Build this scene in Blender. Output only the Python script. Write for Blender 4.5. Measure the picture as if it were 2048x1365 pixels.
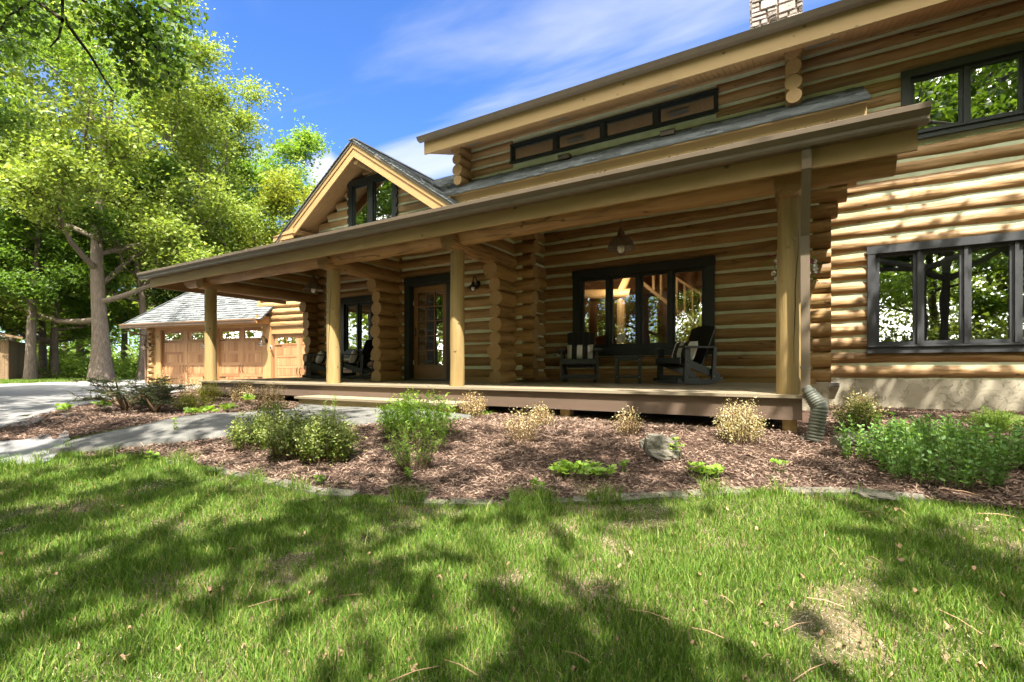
import bpy, math, random
import numpy as np
from mathutils import Vector, Matrix, Euler
R = math.radians
SC = bpy.context.scene
COL = SC.collection
for o in list(bpy.data.objects): bpy.data.objects.remove(o)

# ------------------------------------------------------------------ camera, sky, sun, exposure
TH = R(30.5); F = 960.0; HOR = 737.5; CAMZ = 1.2
cam = bpy.data.cameras.new('camera'); camo = bpy.data.objects.new('camera', cam); COL.objects.link(camo)
camo.location = (0, 0, CAMZ); camo.rotation_euler = (R(90), 0, TH)
cam.sensor_width = 36; cam.lens = F / 2048 * 36; cam.shift_y = (HOR - 682.5) / 2048
cam.clip_start = 0.05; cam.clip_end = 2000
SC.camera = camo

SUN = Vector((0.36, -0.42, 1.0)).normalized()      # towards the sun
world = bpy.data.worlds.new('World'); SC.world = world; world.use_nodes = True
wt = world.node_tree; wn = wt.nodes; wl = wt.links; wn.clear()
def N(nt, t, **k):
    n = nt.nodes.new(t)
    for a, b in k.items():
        if a == 'inp':
            for i, v in b.items(): n.inputs[i].default_value = v
        else: setattr(n, a, b)
    return n
sky = N(wt, 'ShaderNodeTexSky', sky_type='NISHITA', sun_disc=False, sun_elevation=math.asin(SUN.z),
        sun_rotation=math.atan2(SUN.x, SUN.y), altitude=900, air_density=0.9, dust_density=0.25, ozone_density=2.2)
bg = N(wt, 'ShaderNodeBackground'); bg.inputs['Strength'].default_value = 0.057
wo = N(wt, 'ShaderNodeOutputWorld')
hs = N(wt, 'ShaderNodeHueSaturation', inp={'Saturation': 1.12, 'Value': 1.0})
tint = N(wt, 'ShaderNodeVectorMath', operation='MULTIPLY'); tint.inputs[1].default_value = (0.74, 0.80, 1.0)
wl.new(sky.outputs[0], tint.inputs[0]); wl.new(tint.outputs[0], hs.inputs['Color'])
tc = N(wt, 'ShaderNodeTexCoord')
# flatten the direction onto a high cloud layer, then thin wispy noise
sep = N(wt, 'ShaderNodeSeparateXYZ'); wl.new(tc.outputs['Generated'], sep.inputs[0])
zz = N(wt, 'ShaderNodeMath', operation='MAXIMUM', inp={1: 0.04}); wl.new(sep.outputs[2], zz.inputs[0])
dx = N(wt, 'ShaderNodeMath', operation='DIVIDE'); wl.new(sep.outputs[0], dx.inputs[0]); wl.new(zz.outputs[0], dx.inputs[1])
dy = N(wt, 'ShaderNodeMath', operation='DIVIDE'); wl.new(sep.outputs[1], dy.inputs[0]); wl.new(zz.outputs[0], dy.inputs[1])
cmb = N(wt, 'ShaderNodeCombineXYZ'); wl.new(dx.outputs[0], cmb.inputs[0]); wl.new(dy.outputs[0], cmb.inputs[1])
mp = N(wt, 'ShaderNodeMapping'); mp.inputs['Rotation'].default_value = (0, 0, R(-30)); mp.inputs['Scale'].default_value = (0.55, 2.0, 1)
mp.inputs['Location'].default_value = (0.45, 0.3, 0)
wl.new(cmb.outputs[0], mp.inputs[0])
n1 = N(wt, 'ShaderNodeTexNoise', inp={'Scale': 0.85, 'Detail': 7.0, 'Roughness': 0.5, 'Distortion': 0.6}); wl.new(mp.outputs[0], n1.inputs['Vector'])
r1 = N(wt, 'ShaderNodeMapRange', inp={1: 0.45, 2: 0.72, 3: 0.0, 4: 0.7}); wl.new(n1.outputs[0], r1.inputs[0])
r1.interpolation_type = 'SMOOTHSTEP'
# one heaped cloud low on the left
n2 = N(wt, 'ShaderNodeTexNoise', inp={'Scale': 9.0, 'Detail': 8.0, 'Roughness': 0.55}); wl.new(tc.outputs['Generated'], n2.inputs['Vector'])
dirc = Vector((-math.sin(TH) + (-375/F)*math.cos(TH), math.cos(TH) + (-375/F)*math.sin(TH), (HOR-348)/F)).normalized()
dp = N(wt, 'ShaderNodeVectorMath', operation='DISTANCE'); dp.inputs[1].default_value = dirc; wl.new(tc.outputs['Generated'], dp.inputs[0])
r2 = N(wt, 'ShaderNodeMapRange', inp={1: 0.015, 2: 0.075, 3: 0.42, 4: -0.3}); wl.new(dp.outputs['Value'], r2.inputs[0])
ad = N(wt, 'ShaderNodeMath', operation='ADD'); wl.new(n2.outputs[0], ad.inputs[0]); wl.new(r2.outputs[0], ad.inputs[1])
r3 = N(wt, 'ShaderNodeMapRange', inp={1: 0.62, 2: 0.82, 3: 0.0, 4: 0.85}); wl.new(ad.outputs[0], r3.inputs[0])
mx = N(wt, 'ShaderNodeMath', operation='MAXIMUM'); wl.new(r1.outputs[0], mx.inputs[0]); wl.new(r3.outputs[0], mx.inputs[1])
mixc = N(wt, 'ShaderNodeMix', data_type='RGBA'); wl.new(mx.outputs[0], mixc.inputs[0]); wl.new(hs.outputs[0], mixc.inputs[6])
mixc.inputs[7].default_value = (3.0, 3.1, 3.4, 1)
# bright broken cloud added sunward, behind the photographer, as fill for the shaded porch
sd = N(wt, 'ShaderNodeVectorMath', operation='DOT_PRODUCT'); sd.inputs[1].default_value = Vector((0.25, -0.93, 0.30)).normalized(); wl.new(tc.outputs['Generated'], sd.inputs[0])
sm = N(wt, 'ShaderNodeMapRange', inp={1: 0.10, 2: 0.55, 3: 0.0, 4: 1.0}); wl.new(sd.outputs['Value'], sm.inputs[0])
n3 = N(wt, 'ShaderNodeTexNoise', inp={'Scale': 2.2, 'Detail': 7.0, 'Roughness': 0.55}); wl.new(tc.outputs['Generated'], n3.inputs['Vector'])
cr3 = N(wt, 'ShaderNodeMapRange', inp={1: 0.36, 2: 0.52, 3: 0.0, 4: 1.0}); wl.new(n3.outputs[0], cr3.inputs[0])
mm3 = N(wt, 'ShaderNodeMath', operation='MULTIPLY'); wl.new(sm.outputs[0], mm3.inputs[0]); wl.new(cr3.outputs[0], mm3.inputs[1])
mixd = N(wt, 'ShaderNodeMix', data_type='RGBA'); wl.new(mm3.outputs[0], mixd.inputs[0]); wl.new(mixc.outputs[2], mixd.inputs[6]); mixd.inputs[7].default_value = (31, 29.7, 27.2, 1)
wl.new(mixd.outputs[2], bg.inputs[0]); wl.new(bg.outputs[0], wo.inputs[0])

sl = bpy.data.lights.new('sun', 'SUN'); sl.energy = 2.65; sl.angle = R(0.53); sl.color = (1.0, 0.94, 0.84)
so = bpy.data.objects.new('sun', sl); COL.objects.link(so)
so.rotation_euler = SUN.to_track_quat('Z', 'Y').to_euler()
SC.view_settings.view_transform = 'Standard'; SC.view_settings.look = 'None'; SC.view_settings.gamma = 1
SC.view_settings.exposure = 2.75
try:
    SC.cycles.max_bounces = 8; SC.cycles.diffuse_bounces = 5; SC.cycles.glossy_bounces = 4; SC.cycles.transmission_bounces = 4
    SC.cycles.transparent_max_bounces = 6; SC.cycles.caustics_reflective = False; SC.cycles.caustics_refractive = False
except Exception: pass

# ------------------------------------------------------------------ picture -> place helpers
S_, C_ = math.sin(TH), math.cos(TH)
def ray(px, py):
    t = (px - 1024) / F
    return (-S_ + t*C_, C_ + t*S_, (HOR - py) / F)
def atY(px, py, Y):
    d = ray(px, py); k = Y / d[1]; return Vector((k*d[0], Y, CAMZ + k*d[2]))
def atZ(px, py, Zc):
    d = ray(px, py); return Vector((Zc*d[0], Zc*d[1], CAMZ + Zc*d[2]))
GS = [-400, 0, 2, 4, 4.7, 5.5, 6.1, 7, 25, 34, 60, 120, 400]
GZ = [-1.3, -1.25, -1.2, -1.05, -.97, -.83, -.72, -.70, -.66, -.42, .2, 1.0, 2.0]
def g(X, Y):
    s = np.asarray(Y) + 0.35*np.clip(-np.asarray(X), 0, 1e9)
    z = np.interp(s, GS, GZ) + CAMZ
    z = z + 0.018*np.sin(X*1.7+1)*np.sin(Y*2.1) + 0.01*np.sin(X*4.1)*np.cos(Y*3.7+X)
    return z
def gp(px, py, off=0.0):
    d = ray(px, py); k = 3.0
    lo, hi = 0.3, 300.0
    f = lambda k: CAMZ + k*d[2] - (float(g(k*d[0], k*d[1])) + off)
    for _ in range(60):
        m = (lo+hi)/2
        if f(m) > 0: lo = m
        else: hi = m
    k = lo; return Vector((k*d[0], k*d[1], CAMZ + k*d[2]))
rnd = random.Random(7)

# ------------------------------------------------------------------ mesh builder
class MB:
    def __init__(s): s.v = []; s.f = []; s.uv = []; s.mi = []; s.sm = []
    def add(s, vs, fs, uvs=None, mi=0, smooth=False):
        b = len(s.v); s.v.extend(vs)
        for i, f in enumerate(fs):
            s.f.append([b + k for k in f]); s.mi.append(mi); s.sm.append(smooth)
            s.uv.append(uvs[i] if uvs is not None else None)
    def box(s, x0, x1, y0, y1, z0, z1, mi=0, M=None, long=None):
        vs = [(x, y, z) for x in (x0, x1) for y in (y0, y1) for z in (z0, z1)]
        dims = [abs(x1-x0), abs(y1-y0), abs(z1-z0)]
        la = long if long is not None else dims.index(max(dims))
        u0 = rnd.random()*9; v0 = rnd.random()*9
        fs = [(0,1,3,2), (4,6,7,5), (0,4,5,1), (2,3,7,6), (0,2,6,4), (1,5,7,3)]
        ax = [(1,2), (1,2), (0,2), (0,2), (0,1), (0,1)]
        uvs = []
        for f, (a, b) in zip(fs, ax):
            if b == la: a, b = b, a
            uvs.append([(u0 + vs[k][a], v0 + vs[k][b]) for k in f])
        if M is not None: vs = [tuple(M @ Vector(p)) for p in vs]
        s.add(vs, fs, uvs, mi)
    def beam(s, p0, p1, w, h, up=(0,0,1), mi=0):
        p0 = Vector(p0); p1 = Vector(p1); d = p1 - p0; L = d.length; d.normalize()
        u = Vector(up); side = d.cross(u); side.normalize(); u = side.cross(d)
        M = Matrix.Translation(p0) @ Matrix((d, side, u)).transposed().to_4x4()
        s.box(0, L, -w/2, w/2, -h/2, h/2, mi, M, long=0)
    def tube(s, pts, rad, n=10, cap=True, mi=0, capmi=None, u0=None, v0=None, smooth=True, rough=0.0, seed=0):
        pts = [Vector(p) for p in pts]; k = len(pts)
        rads = rad if isinstance(rad, (list, tuple)) else [rad]*k
        u0 = rnd.random()*50 if u0 is None else u0; v0 = rnd.randrange(400) if v0 is None else v0
        rr = random.Random(seed or rnd.random())
        ref = None; rings = []; dist = 0; us = []
        for i, p in enumerate(pts):
            t = (pts[min(i+1, k-1)] - pts[max(i-1, 0)]).normalized()
            if ref is None:
                ref = Vector((0,0,1)) if abs(t.z) < .9 else Vector((1,0,0))
            a = t.cross(ref).normalized(); b = a.cross(t); ref = b
            if i: dist += (p - pts[i-1]).length
            us.append(u0 + dist)
            ring = []
            for j in range(n):
                an = 2*math.pi*j/n; r = rads[i]*(1 + rough*(rr.random()-.5))
                ring.append(tuple(p + a*math.cos(an)*r + b*math.sin(an)*r))
            rings.append(ring)
        vs = [q for r_ in rings for q in r_]; fs = []; uvs = []
        for i in range(k-1):
            for j in range(n):
                j2 = (j+1) % n
                fs.append((i*n+j, i*n+j2, (i+1)*n+j2, (i+1)*n+j))
                uvs.append([(us[i], v0+j/n), (us[i], v0+(j+1)/n), (us[i+1], v0+(j+1)/n), (us[i+1], v0+j/n)])
        s.add(vs, fs, uvs, mi, smooth)
        if cap:
            cm = mi if capmi is None else capmi
            for i, rev in ((0, False), (k-1, True)):
                idx = list(range(n)); 
                if not rev: idx = idx[::-1]
                cu = rnd.randrange(100)*10.0
                vv = [rings[i][q] for q in idx]
                uv = [(cu + 0.5*math.cos(2*math.pi*q/n), cu + 0.5*math.sin(2*math.pi*q/n)) for q in idx]
                c = tuple(pts[i]); m = len(vv)
                s.add(vv + [c], [(a, (a+1) % m, m) for a in range(m)],
                      [[uv[a], uv[(a+1) % m], (cu, cu)] for a in range(m)], cm)
    def lathe(s, prof, center=(0,0,0), n=20, mi=0, M=None):
        vs = []; fs = []
        for r, z in prof:
            for j in range(n):
                a = 2*math.pi*j/n; vs.append((center[0]+r*math.cos(a), center[1]+r*math.sin(a), center[2]+z))
        for i in range(len(prof)-1):
            for j in range(n):
                j2 = (j+1) % n; fs.append((i*n+j, i*n+j2, (i+1)*n+j2, (i+1)*n+j))
        if M is not None: vs = [tuple(M @ Vector(p)) for p in vs]
        s.add(vs, fs, None, mi, True)
    def prism(s, poly, axis, a0, a1, mi=0, M=None):
        # poly: 2D points, extruded along axis (0 x:(y,z), 1 y:(x,z), 2 z:(x,y))
        def P(p, a):
            return {0: (a, p[0], p[1]), 1: (p[0], a, p[1]), 2: (p[0], p[1], a)}[axis]
        n = len(poly); vs = [P(p, a0) for p in poly] + [P(p, a1) for p in poly]
        u0 = rnd.random()*9
        fs = [tuple(range(n))[::-1], tuple(range(n, 2*n))]
        uvs = [[(u0+poly[k][0], poly[k][1]) for k in fs[0]], [(u0+poly[k-n][0], poly[k-n][1]) for k in fs[1]]]
        d = 0
        for i in range(n):
            j = (i+1) % n; e = math.dist(poly[i], poly[j])
            fs.append((i, j, n+j, n+i)); uvs.append([(u0+a0, d), (u0+a0, d+e), (u0+a1, d+e), (u0+a1, d)]); d += e
        if M is not None: vs = [tuple(M @ Vector(p)) for p in vs]
        s.add(vs, fs, uvs, mi)
    def build(s, name, mats, parent=None, label=None):
        me = bpy.data.meshes.new(name)
        me.from_pydata(s.v, [], s.f)
        if not isinstance(mats, (list, tuple)): mats = [mats]
        for m in mats: me.materials.append(m)
        me.polygons.foreach_set('material_index', s.mi); me.polygons.foreach_set('use_smooth', s.sm)
        if any(u is not None for u in s.uv):
            ul = me.uv_layers.new(name='UVMap'); out = []
            for f, u in zip(s.f, s.uv):
                if u is None: out.extend([0.0, 0.0]*len(f))
                else:
                    for q in u: out.extend(q)
            ul.data.foreach_set('uv', out)
        me.update()
        o = bpy.data.objects.new(name, me); COL.objects.link(o)
        attach(o, parent)
        if label: o['label'] = label
        return o
def attach(o, parent):
    if parent is not None:
        o.parent = parent
        if parent.get('worldframe'): o.matrix_parent_inverse = Matrix.Translation(-Vector(parent.location))
def npmesh(name, V, Fc, mat, parent=None, smooth=False):
    """V (n,3), Fc (m,k) same-size faces"""
    me = bpy.data.meshes.new(name); k = Fc.shape[1]; m = Fc.shape[0]
    me.vertices.add(len(V)); me.vertices.foreach_set('co', V.astype(np.float32).ravel())
    me.loops.add(m*k); me.loops.foreach_set('vertex_index', Fc.astype(np.int32).ravel())
    me.polygons.add(m); me.polygons.foreach_set('loop_start', np.arange(0, m*k, k, dtype=np.int32))
    if smooth: me.polygons.foreach_set('use_smooth', np.ones(m, bool))
    me.materials.append(mat); me.update(calc_edges=True)
    o = bpy.data.objects.new(name, me); COL.objects.link(o); attach(o, parent); return o
def tag(o, label=None, cat=None, group=None, kind=None):
    if label: o['label'] = label
    if cat: o['category'] = cat
    if group: o['group'] = group
    if kind: o['kind'] = kind
    return o
def empty(name, loc=(0,0,0), rotz=0, label=None, cat=None, group=None, worldframe=False):
    o = bpy.data.objects.new(name, None); COL.objects.link(o); o.location = loc; o.rotation_euler = (0, 0, rotz)
    o.empty_display_size = .2
    if worldframe: o['worldframe'] = 1
    return tag(o, label, cat, group)
def copy_tree(o, parent=None, label=None, group=None, loc=None, rotz=None, scale=None):
    c = o.copy(); COL.objects.link(c)
    if parent is not None: c.parent = parent
    if loc is not None: c.location = loc
    if rotz is not None: c.rotation_euler = (0, 0, rotz)
    if scale is not None: c.scale = (scale,)*3 if not isinstance(scale, tuple) else scale
    if label: c['label'] = label
    if group: c['group'] = group
    for ch in list(o.children):
        copy_tree(ch, c)
    return c

# ------------------------------------------------------------------ materials
def mat(name, color, rough=0.7, spec=0.3, metal=0.0, var=0.15, scale=6.0, bump=0.0, bscale=30.0, coords='Object', stretch=(1,1,1), island=0.0, coat=0.0):
    m = bpy.data.materials.new(name); m.use_nodes = True; nt = m.node_tree; nt.nodes.clear()
    p = N(nt, 'ShaderNodeBsdfPrincipled'); out = N(nt, 'ShaderNodeOutputMaterial'); nt.links.new(p.outputs[0], out.inputs[0])
    p.inputs['Roughness'].default_value = rough; p.inputs['Specular IOR Level'].default_value = spec
    p.inputs['Metallic'].default_value = metal; p.inputs['Coat Weight'].default_value = coat
    t = N(nt, 'ShaderNodeTexCoord'); mpn = N(nt, 'ShaderNodeMapping'); mpn.inputs['Scale'].default_value = stretch
    nt.links.new(t.outputs[coords], mpn.inputs[0])
    n = N(nt, 'ShaderNodeTexNoise', inp={'Scale': scale, 'Detail': 6.0, 'Roughness': 0.65}); nt.links.new(mpn.outputs[0], n.inputs['Vector'])
    mr = N(nt, 'ShaderNodeMapRange', inp={1: 0.3, 2: 0.7, 3: 1-var, 4: 1+var}); nt.links.new(n.outputs[0], mr.inputs[0])
    mm = N(nt, 'ShaderNodeVectorMath', operation='SCALE'); mm.inputs[0].default_value = color[:3]
    last = mr.outputs[0]
    if island:
        ge = N(nt, 'ShaderNodeNewGeometry'); ir = N(nt, 'ShaderNodeMapRange', inp={1: 0, 2: 1, 3: 1-island, 4: 1+island})
        nt.links.new(ge.outputs['Random Per Island'], ir.inputs[0])
        mu = N(nt, 'ShaderNodeMath', operation='MULTIPLY'); nt.links.new(last, mu.inputs[0]); nt.links.new(ir.outputs[0], mu.inputs[1]); last = mu.outputs[0]
    nt.links.new(last, mm.inputs['Scale']); nt.links.new(mm.outputs[0], p.inputs['Base Color'])
    if bump:
        nb = N(nt, 'ShaderNodeTexNoise', inp={'Scale': bscale, 'Detail': 5.0, 'Roughness': 0.6}); nt.links.new(mpn.outputs[0], nb.inputs['Vector'])
        b = N(nt, 'ShaderNodeBump', inp={'Strength': bump, 'Distance': 0.02}); nt.links.new(nb.outputs[0], b.inputs['Height']); nt.links.new(b.outputs[0], p.inputs['Normal'])
    return m
def ramp(nt, stops):
    r = N(nt, 'ShaderNodeValToRGB'); e = r.color_ramp.elements
    e[0].position, e[0].color = stops[0][0], (*stops[0][1], 1); e[1].position, e[1].color = stops[-1][0], (*stops[-1][1], 1)
    for p_, c_ in stops[1:-1]:
        q = e.new(p_); q.color = (*c_, 1)
    return r
def wood(name, stops, rough=0.55, ulen=1.2, vlen=9.0, bump=0.35, knots=True, coat=0.0, vmul=1.0, check=0.0, vari=0.20, hew=0.0):
    """UV wood: u runs along the grain in metres, v around (integer part = which log)."""
    m = bpy.data.materials.new(name); m.use_nodes = True; nt = m.node_tree; nt.nodes.clear(); L = nt.links
    p = N(nt, 'ShaderNodeBsdfPrincipled'); out = N(nt, 'ShaderNodeOutputMaterial'); L.new(p.outputs[0], out.inputs[0])
    p.inputs['Roughness'].default_value = rough; p.inputs['Specular IOR Level'].default_value = 0.35; p.inputs['Coat Weight'].default_value = coat
    uv = N(nt, 'ShaderNodeUVMap')
    sx = N(nt, 'ShaderNodeSeparateXYZ'); L.new(uv.outputs[0], sx.inputs[0])
    fl = N(nt, 'ShaderNodeMath', operation='FLOOR'); L.new(sx.outputs[1], fl.inputs[0])
    wnz = N(nt, 'ShaderNodeTexWhiteNoise', noise_dimensions='1D'); L.new(fl.outputs[0], wnz.inputs['W'])
    mp1 = N(nt, 'ShaderNodeMapping'); mp1.inputs['Scale'].default_value = (ulen, vlen*vmul, 1); L.new(uv.outputs[0], mp1.inputs[0])
    a = N(nt, 'ShaderNodeTexNoise', inp={'Scale': 1.6, 'Detail': 8.0, 'Roughness': 0.62, 'Distortion': 0.5}); L.new(mp1.outputs[0], a.inputs['Vector'])
    mp2 = N(nt, 'ShaderNodeMapping'); mp2.inputs['Scale'].default_value = (ulen*.45, vlen*.28*vmul, 1); L.new(uv.outputs[0], mp2.inputs[0])
    b = N(nt, 'ShaderNodeTexNoise', inp={'Scale': 1.5, 'Detail': 3.0, 'Distortion': 0.8}); L.new(mp2.outputs[0], b.inputs['Vector'])
    mix = N(nt, 'ShaderNodeMath', operation='MULTIPLY_ADD', inp={1: 0.5}); L.new(a.outputs[0], mix.inputs[0])
    h = N(nt, 'ShaderNodeMath', operation='MULTIPLY', inp={1: 0.38}); L.new(b.outputs[0], h.inputs[0]); L.new(h.outputs[0], mix.inputs[2])
    ad2 = N(nt, 'ShaderNodeMath', operation='MULTIPLY_ADD', inp={1: vari}); L.new(wnz.outputs['Value'], ad2.inputs[0]); L.new(mix.outputs[0], ad2.inputs[2])
    rp = ramp(nt, stops); L.new(ad2.outputs[0], rp.inputs[0])
    col = rp.outputs[0]
    if knots:
        mp3 = N(nt, 'ShaderNodeMapping'); mp3.inputs['Scale'].default_value = (3.0, 4.5, 1); L.new(uv.outputs[0], mp3.inputs[0])
        vo = N(nt, 'ShaderNodeTexVoronoi', inp={'Scale': 0.8, 'Randomness': 1.0}); L.new(mp3.outputs[0], vo.inputs['Vector'])
        kr = N(nt, 'ShaderNodeMapRange', inp={1: 0.03, 2: 0.10, 3: 0.25, 4: 1.0}); L.new(vo.outputs['Distance'], kr.inputs[0])
        km = N(nt, 'ShaderNodeVectorMath', operation='SCALE'); L.new(col, km.inputs[0]); L.new(kr.outputs[0], km.inputs['Scale']); col = km.outputs[0]
    if check:
        mp4 = N(nt, 'ShaderNodeMapping'); mp4.inputs['Scale'].default_value = (0.16, 1.7, 1); L.new(uv.outputs[0], mp4.inputs[0])
        w = N(nt, 'ShaderNodeTexNoise', inp={'Scale': 1.5, 'Detail': 3.0, 'Roughness': 0.4, 'Distortion': 0.0}); L.new(mp4.outputs[0], w.inputs['Vector'])
        d1 = N(nt, 'ShaderNodeMath', operation='SUBTRACT', inp={1: 0.5}); L.new(w.outputs[0], d1.inputs[0])
        d2 = N(nt, 'ShaderNodeMath', operation='ABSOLUTE'); L.new(d1.outputs[0], d2.inputs[0])
        cr = N(nt, 'ShaderNodeMapRange', inp={1: 0.001, 2: 0.004, 3: 1-check, 4: 1.0}); L.new(d2.outputs[0], cr.inputs[0])
        cm = N(nt, 'ShaderNodeVectorMath', operation='SCALE'); L.new(col, cm.inputs[0]); L.new(cr.outputs[0], cm.inputs['Scale']); col = cm.outputs[0]
    L.new(col, p.inputs['Base Color'])
    if hew:       # long flat facets left by the drawknife
        mp5 = N(nt, 'ShaderNodeMapping'); mp5.inputs['Scale'].default_value = (1.6, 4.5, 1); L.new(uv.outputs[0], mp5.inputs[0])
        c5 = N(nt, 'ShaderNodeTexVoronoi', feature='SMOOTH_F1', inp={'Scale': 1.3, 'Smoothness': .35}); L.new(mp5.outputs[0], c5.inputs['Vector'])
        m5 = N(nt, 'ShaderNodeMath', operation='MULTIPLY_ADD', inp={1: hew}); L.new(c5.outputs['Distance'], m5.inputs[0]); L.new(mix.outputs[0], m5.inputs[2]); mix = m5
    if bump:
        bp = N(nt, 'ShaderNodeBump', inp={'Strength': bump, 'Distance': 0.03}); L.new(mix.outputs[0], bp.inputs['Height']); L.new(bp.outputs[0], p.inputs['Normal'])
    return m
def glassmat(name, dark=(0.012, 0.014, 0.012), refl=0.42, see=0.5):
    m = bpy.data.materials.new(name); m.use_nodes = True; nt = m.node_tree; nt.nodes.clear(); L = nt.links
    out = N(nt, 'ShaderNodeOutputMaterial'); gl = N(nt, 'ShaderNodeBsdfGlossy', inp={'Roughness': 0.0, 'Color': (0.95, 1, 0.97, 1)})
    tr = N(nt, 'ShaderNodeBsdfTransparent', inp={'Color': (0.8, 0.84, 0.8, 1)})
    tx = N(nt, 'ShaderNodeTexCoord'); nz = N(nt, 'ShaderNodeTexNoise', inp={'Scale': 1.3, 'Detail': 1.0}); L.new(tx.outputs['Object'], nz.inputs['Vector'])
    bp = N(nt, 'ShaderNodeBump', inp={'Strength': 0.09, 'Distance': 0.02}); L.new(nz.outputs[0], bp.inputs['Height']); L.new(bp.outputs[0], gl.inputs['Normal'])
    fr = N(nt, 'ShaderNodeFresnel', inp={'IOR': 1.6}); mr = N(nt, 'ShaderNodeMapRange', inp={1: 0.0, 2: 1.0, 3: refl, 4: 1.0}); L.new(fr.outputs[0], mr.inputs[0])
    m2 = N(nt, 'ShaderNodeMixShader'); L.new(mr.outputs[0], m2.inputs[0]); L.new(tr.outputs[0], m2.inputs[1]); L.new(gl.outputs[0], m2.inputs[2])
    L.new(m2.outputs[0], out.inputs[0]); return m
def leafmat(name, c1, c2, trans=0.45, rough=0.5, spec=0.3, c3=None):
    m = bpy.data.materials.new(name); m.use_nodes = True; nt = m.node_tree; nt.nodes.clear(); L = nt.links
    out = N(nt, 'ShaderNodeOutputMaterial'); p = N(nt, 'ShaderNodeBsdfPrincipled'); p.inputs['Roughness'].default_value = rough; p.inputs['Specular IOR Level'].default_value = spec
    ge = N(nt, 'ShaderNodeNewGeometry'); oi = N(nt, 'ShaderNodeObjectInfo')
    rp = ramp(nt, [(0, c1), (.8, c2), (1, c3 or c2)]); L.new(ge.outputs['Random Per Island'], rp.inputs[0])
    hsv = N(nt, 'ShaderNodeHueSaturation'); L.new(rp.outputs[0], hsv.inputs['Color'])
    r = N(nt, 'ShaderNodeMapRange', inp={3: 0.8, 4: 1.2}); L.new(oi.outputs['Random'], r.inputs[0]); L.new(r.outputs[0], hsv.inputs['Value'])
    L.new(hsv.outputs[0], p.inputs['Base Color'])
    tl = N(nt, 'ShaderNodeBsdfTranslucent'); br = N(nt, 'ShaderNodeVectorMath', operation='MULTIPLY'); br.inputs[1].default_value = (1.5, 1.45, 0.6)
    L.new(hsv.outputs[0], br.inputs[0]); L.new(br.outputs[0], tl.inputs['Color'])
    mxs = N(nt, 'ShaderNodeMixShader', inp={0: trans}); L.new(p.outputs[0], mxs.inputs[1]); L.new(tl.outputs[0], mxs.inputs[2]); L.new(mxs.outputs[0], out.inputs[0])
    return m
M = {}
M['log'] = wood('log_stain', [(.25, (.105,.056,.020)), (.45, (.235,.135,.049)), (.6, (.35,.21,.080)), (.8, (.45,.29,.12))], rough=.5, check=.6, bump=.8, hew=1.3)
M['log_tan'] = wood('log_stain_faded', [(.25, (.15,.08,.032)), (.45, (.28,.165,.068)), (.6, (.37,.225,.098)), (.8, (.46,.30,.14))], rough=.5, check=.6, bump=.8, hew=1.3)
M['post'] = wood('post_log', [(.25, (.17,.115,.042)), (.45, (.29,.20,.08)), (.62, (.36,.26,.11)), (.8, (.43,.32,.15))], rough=.6, ulen=.8, bump=.6)
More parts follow.
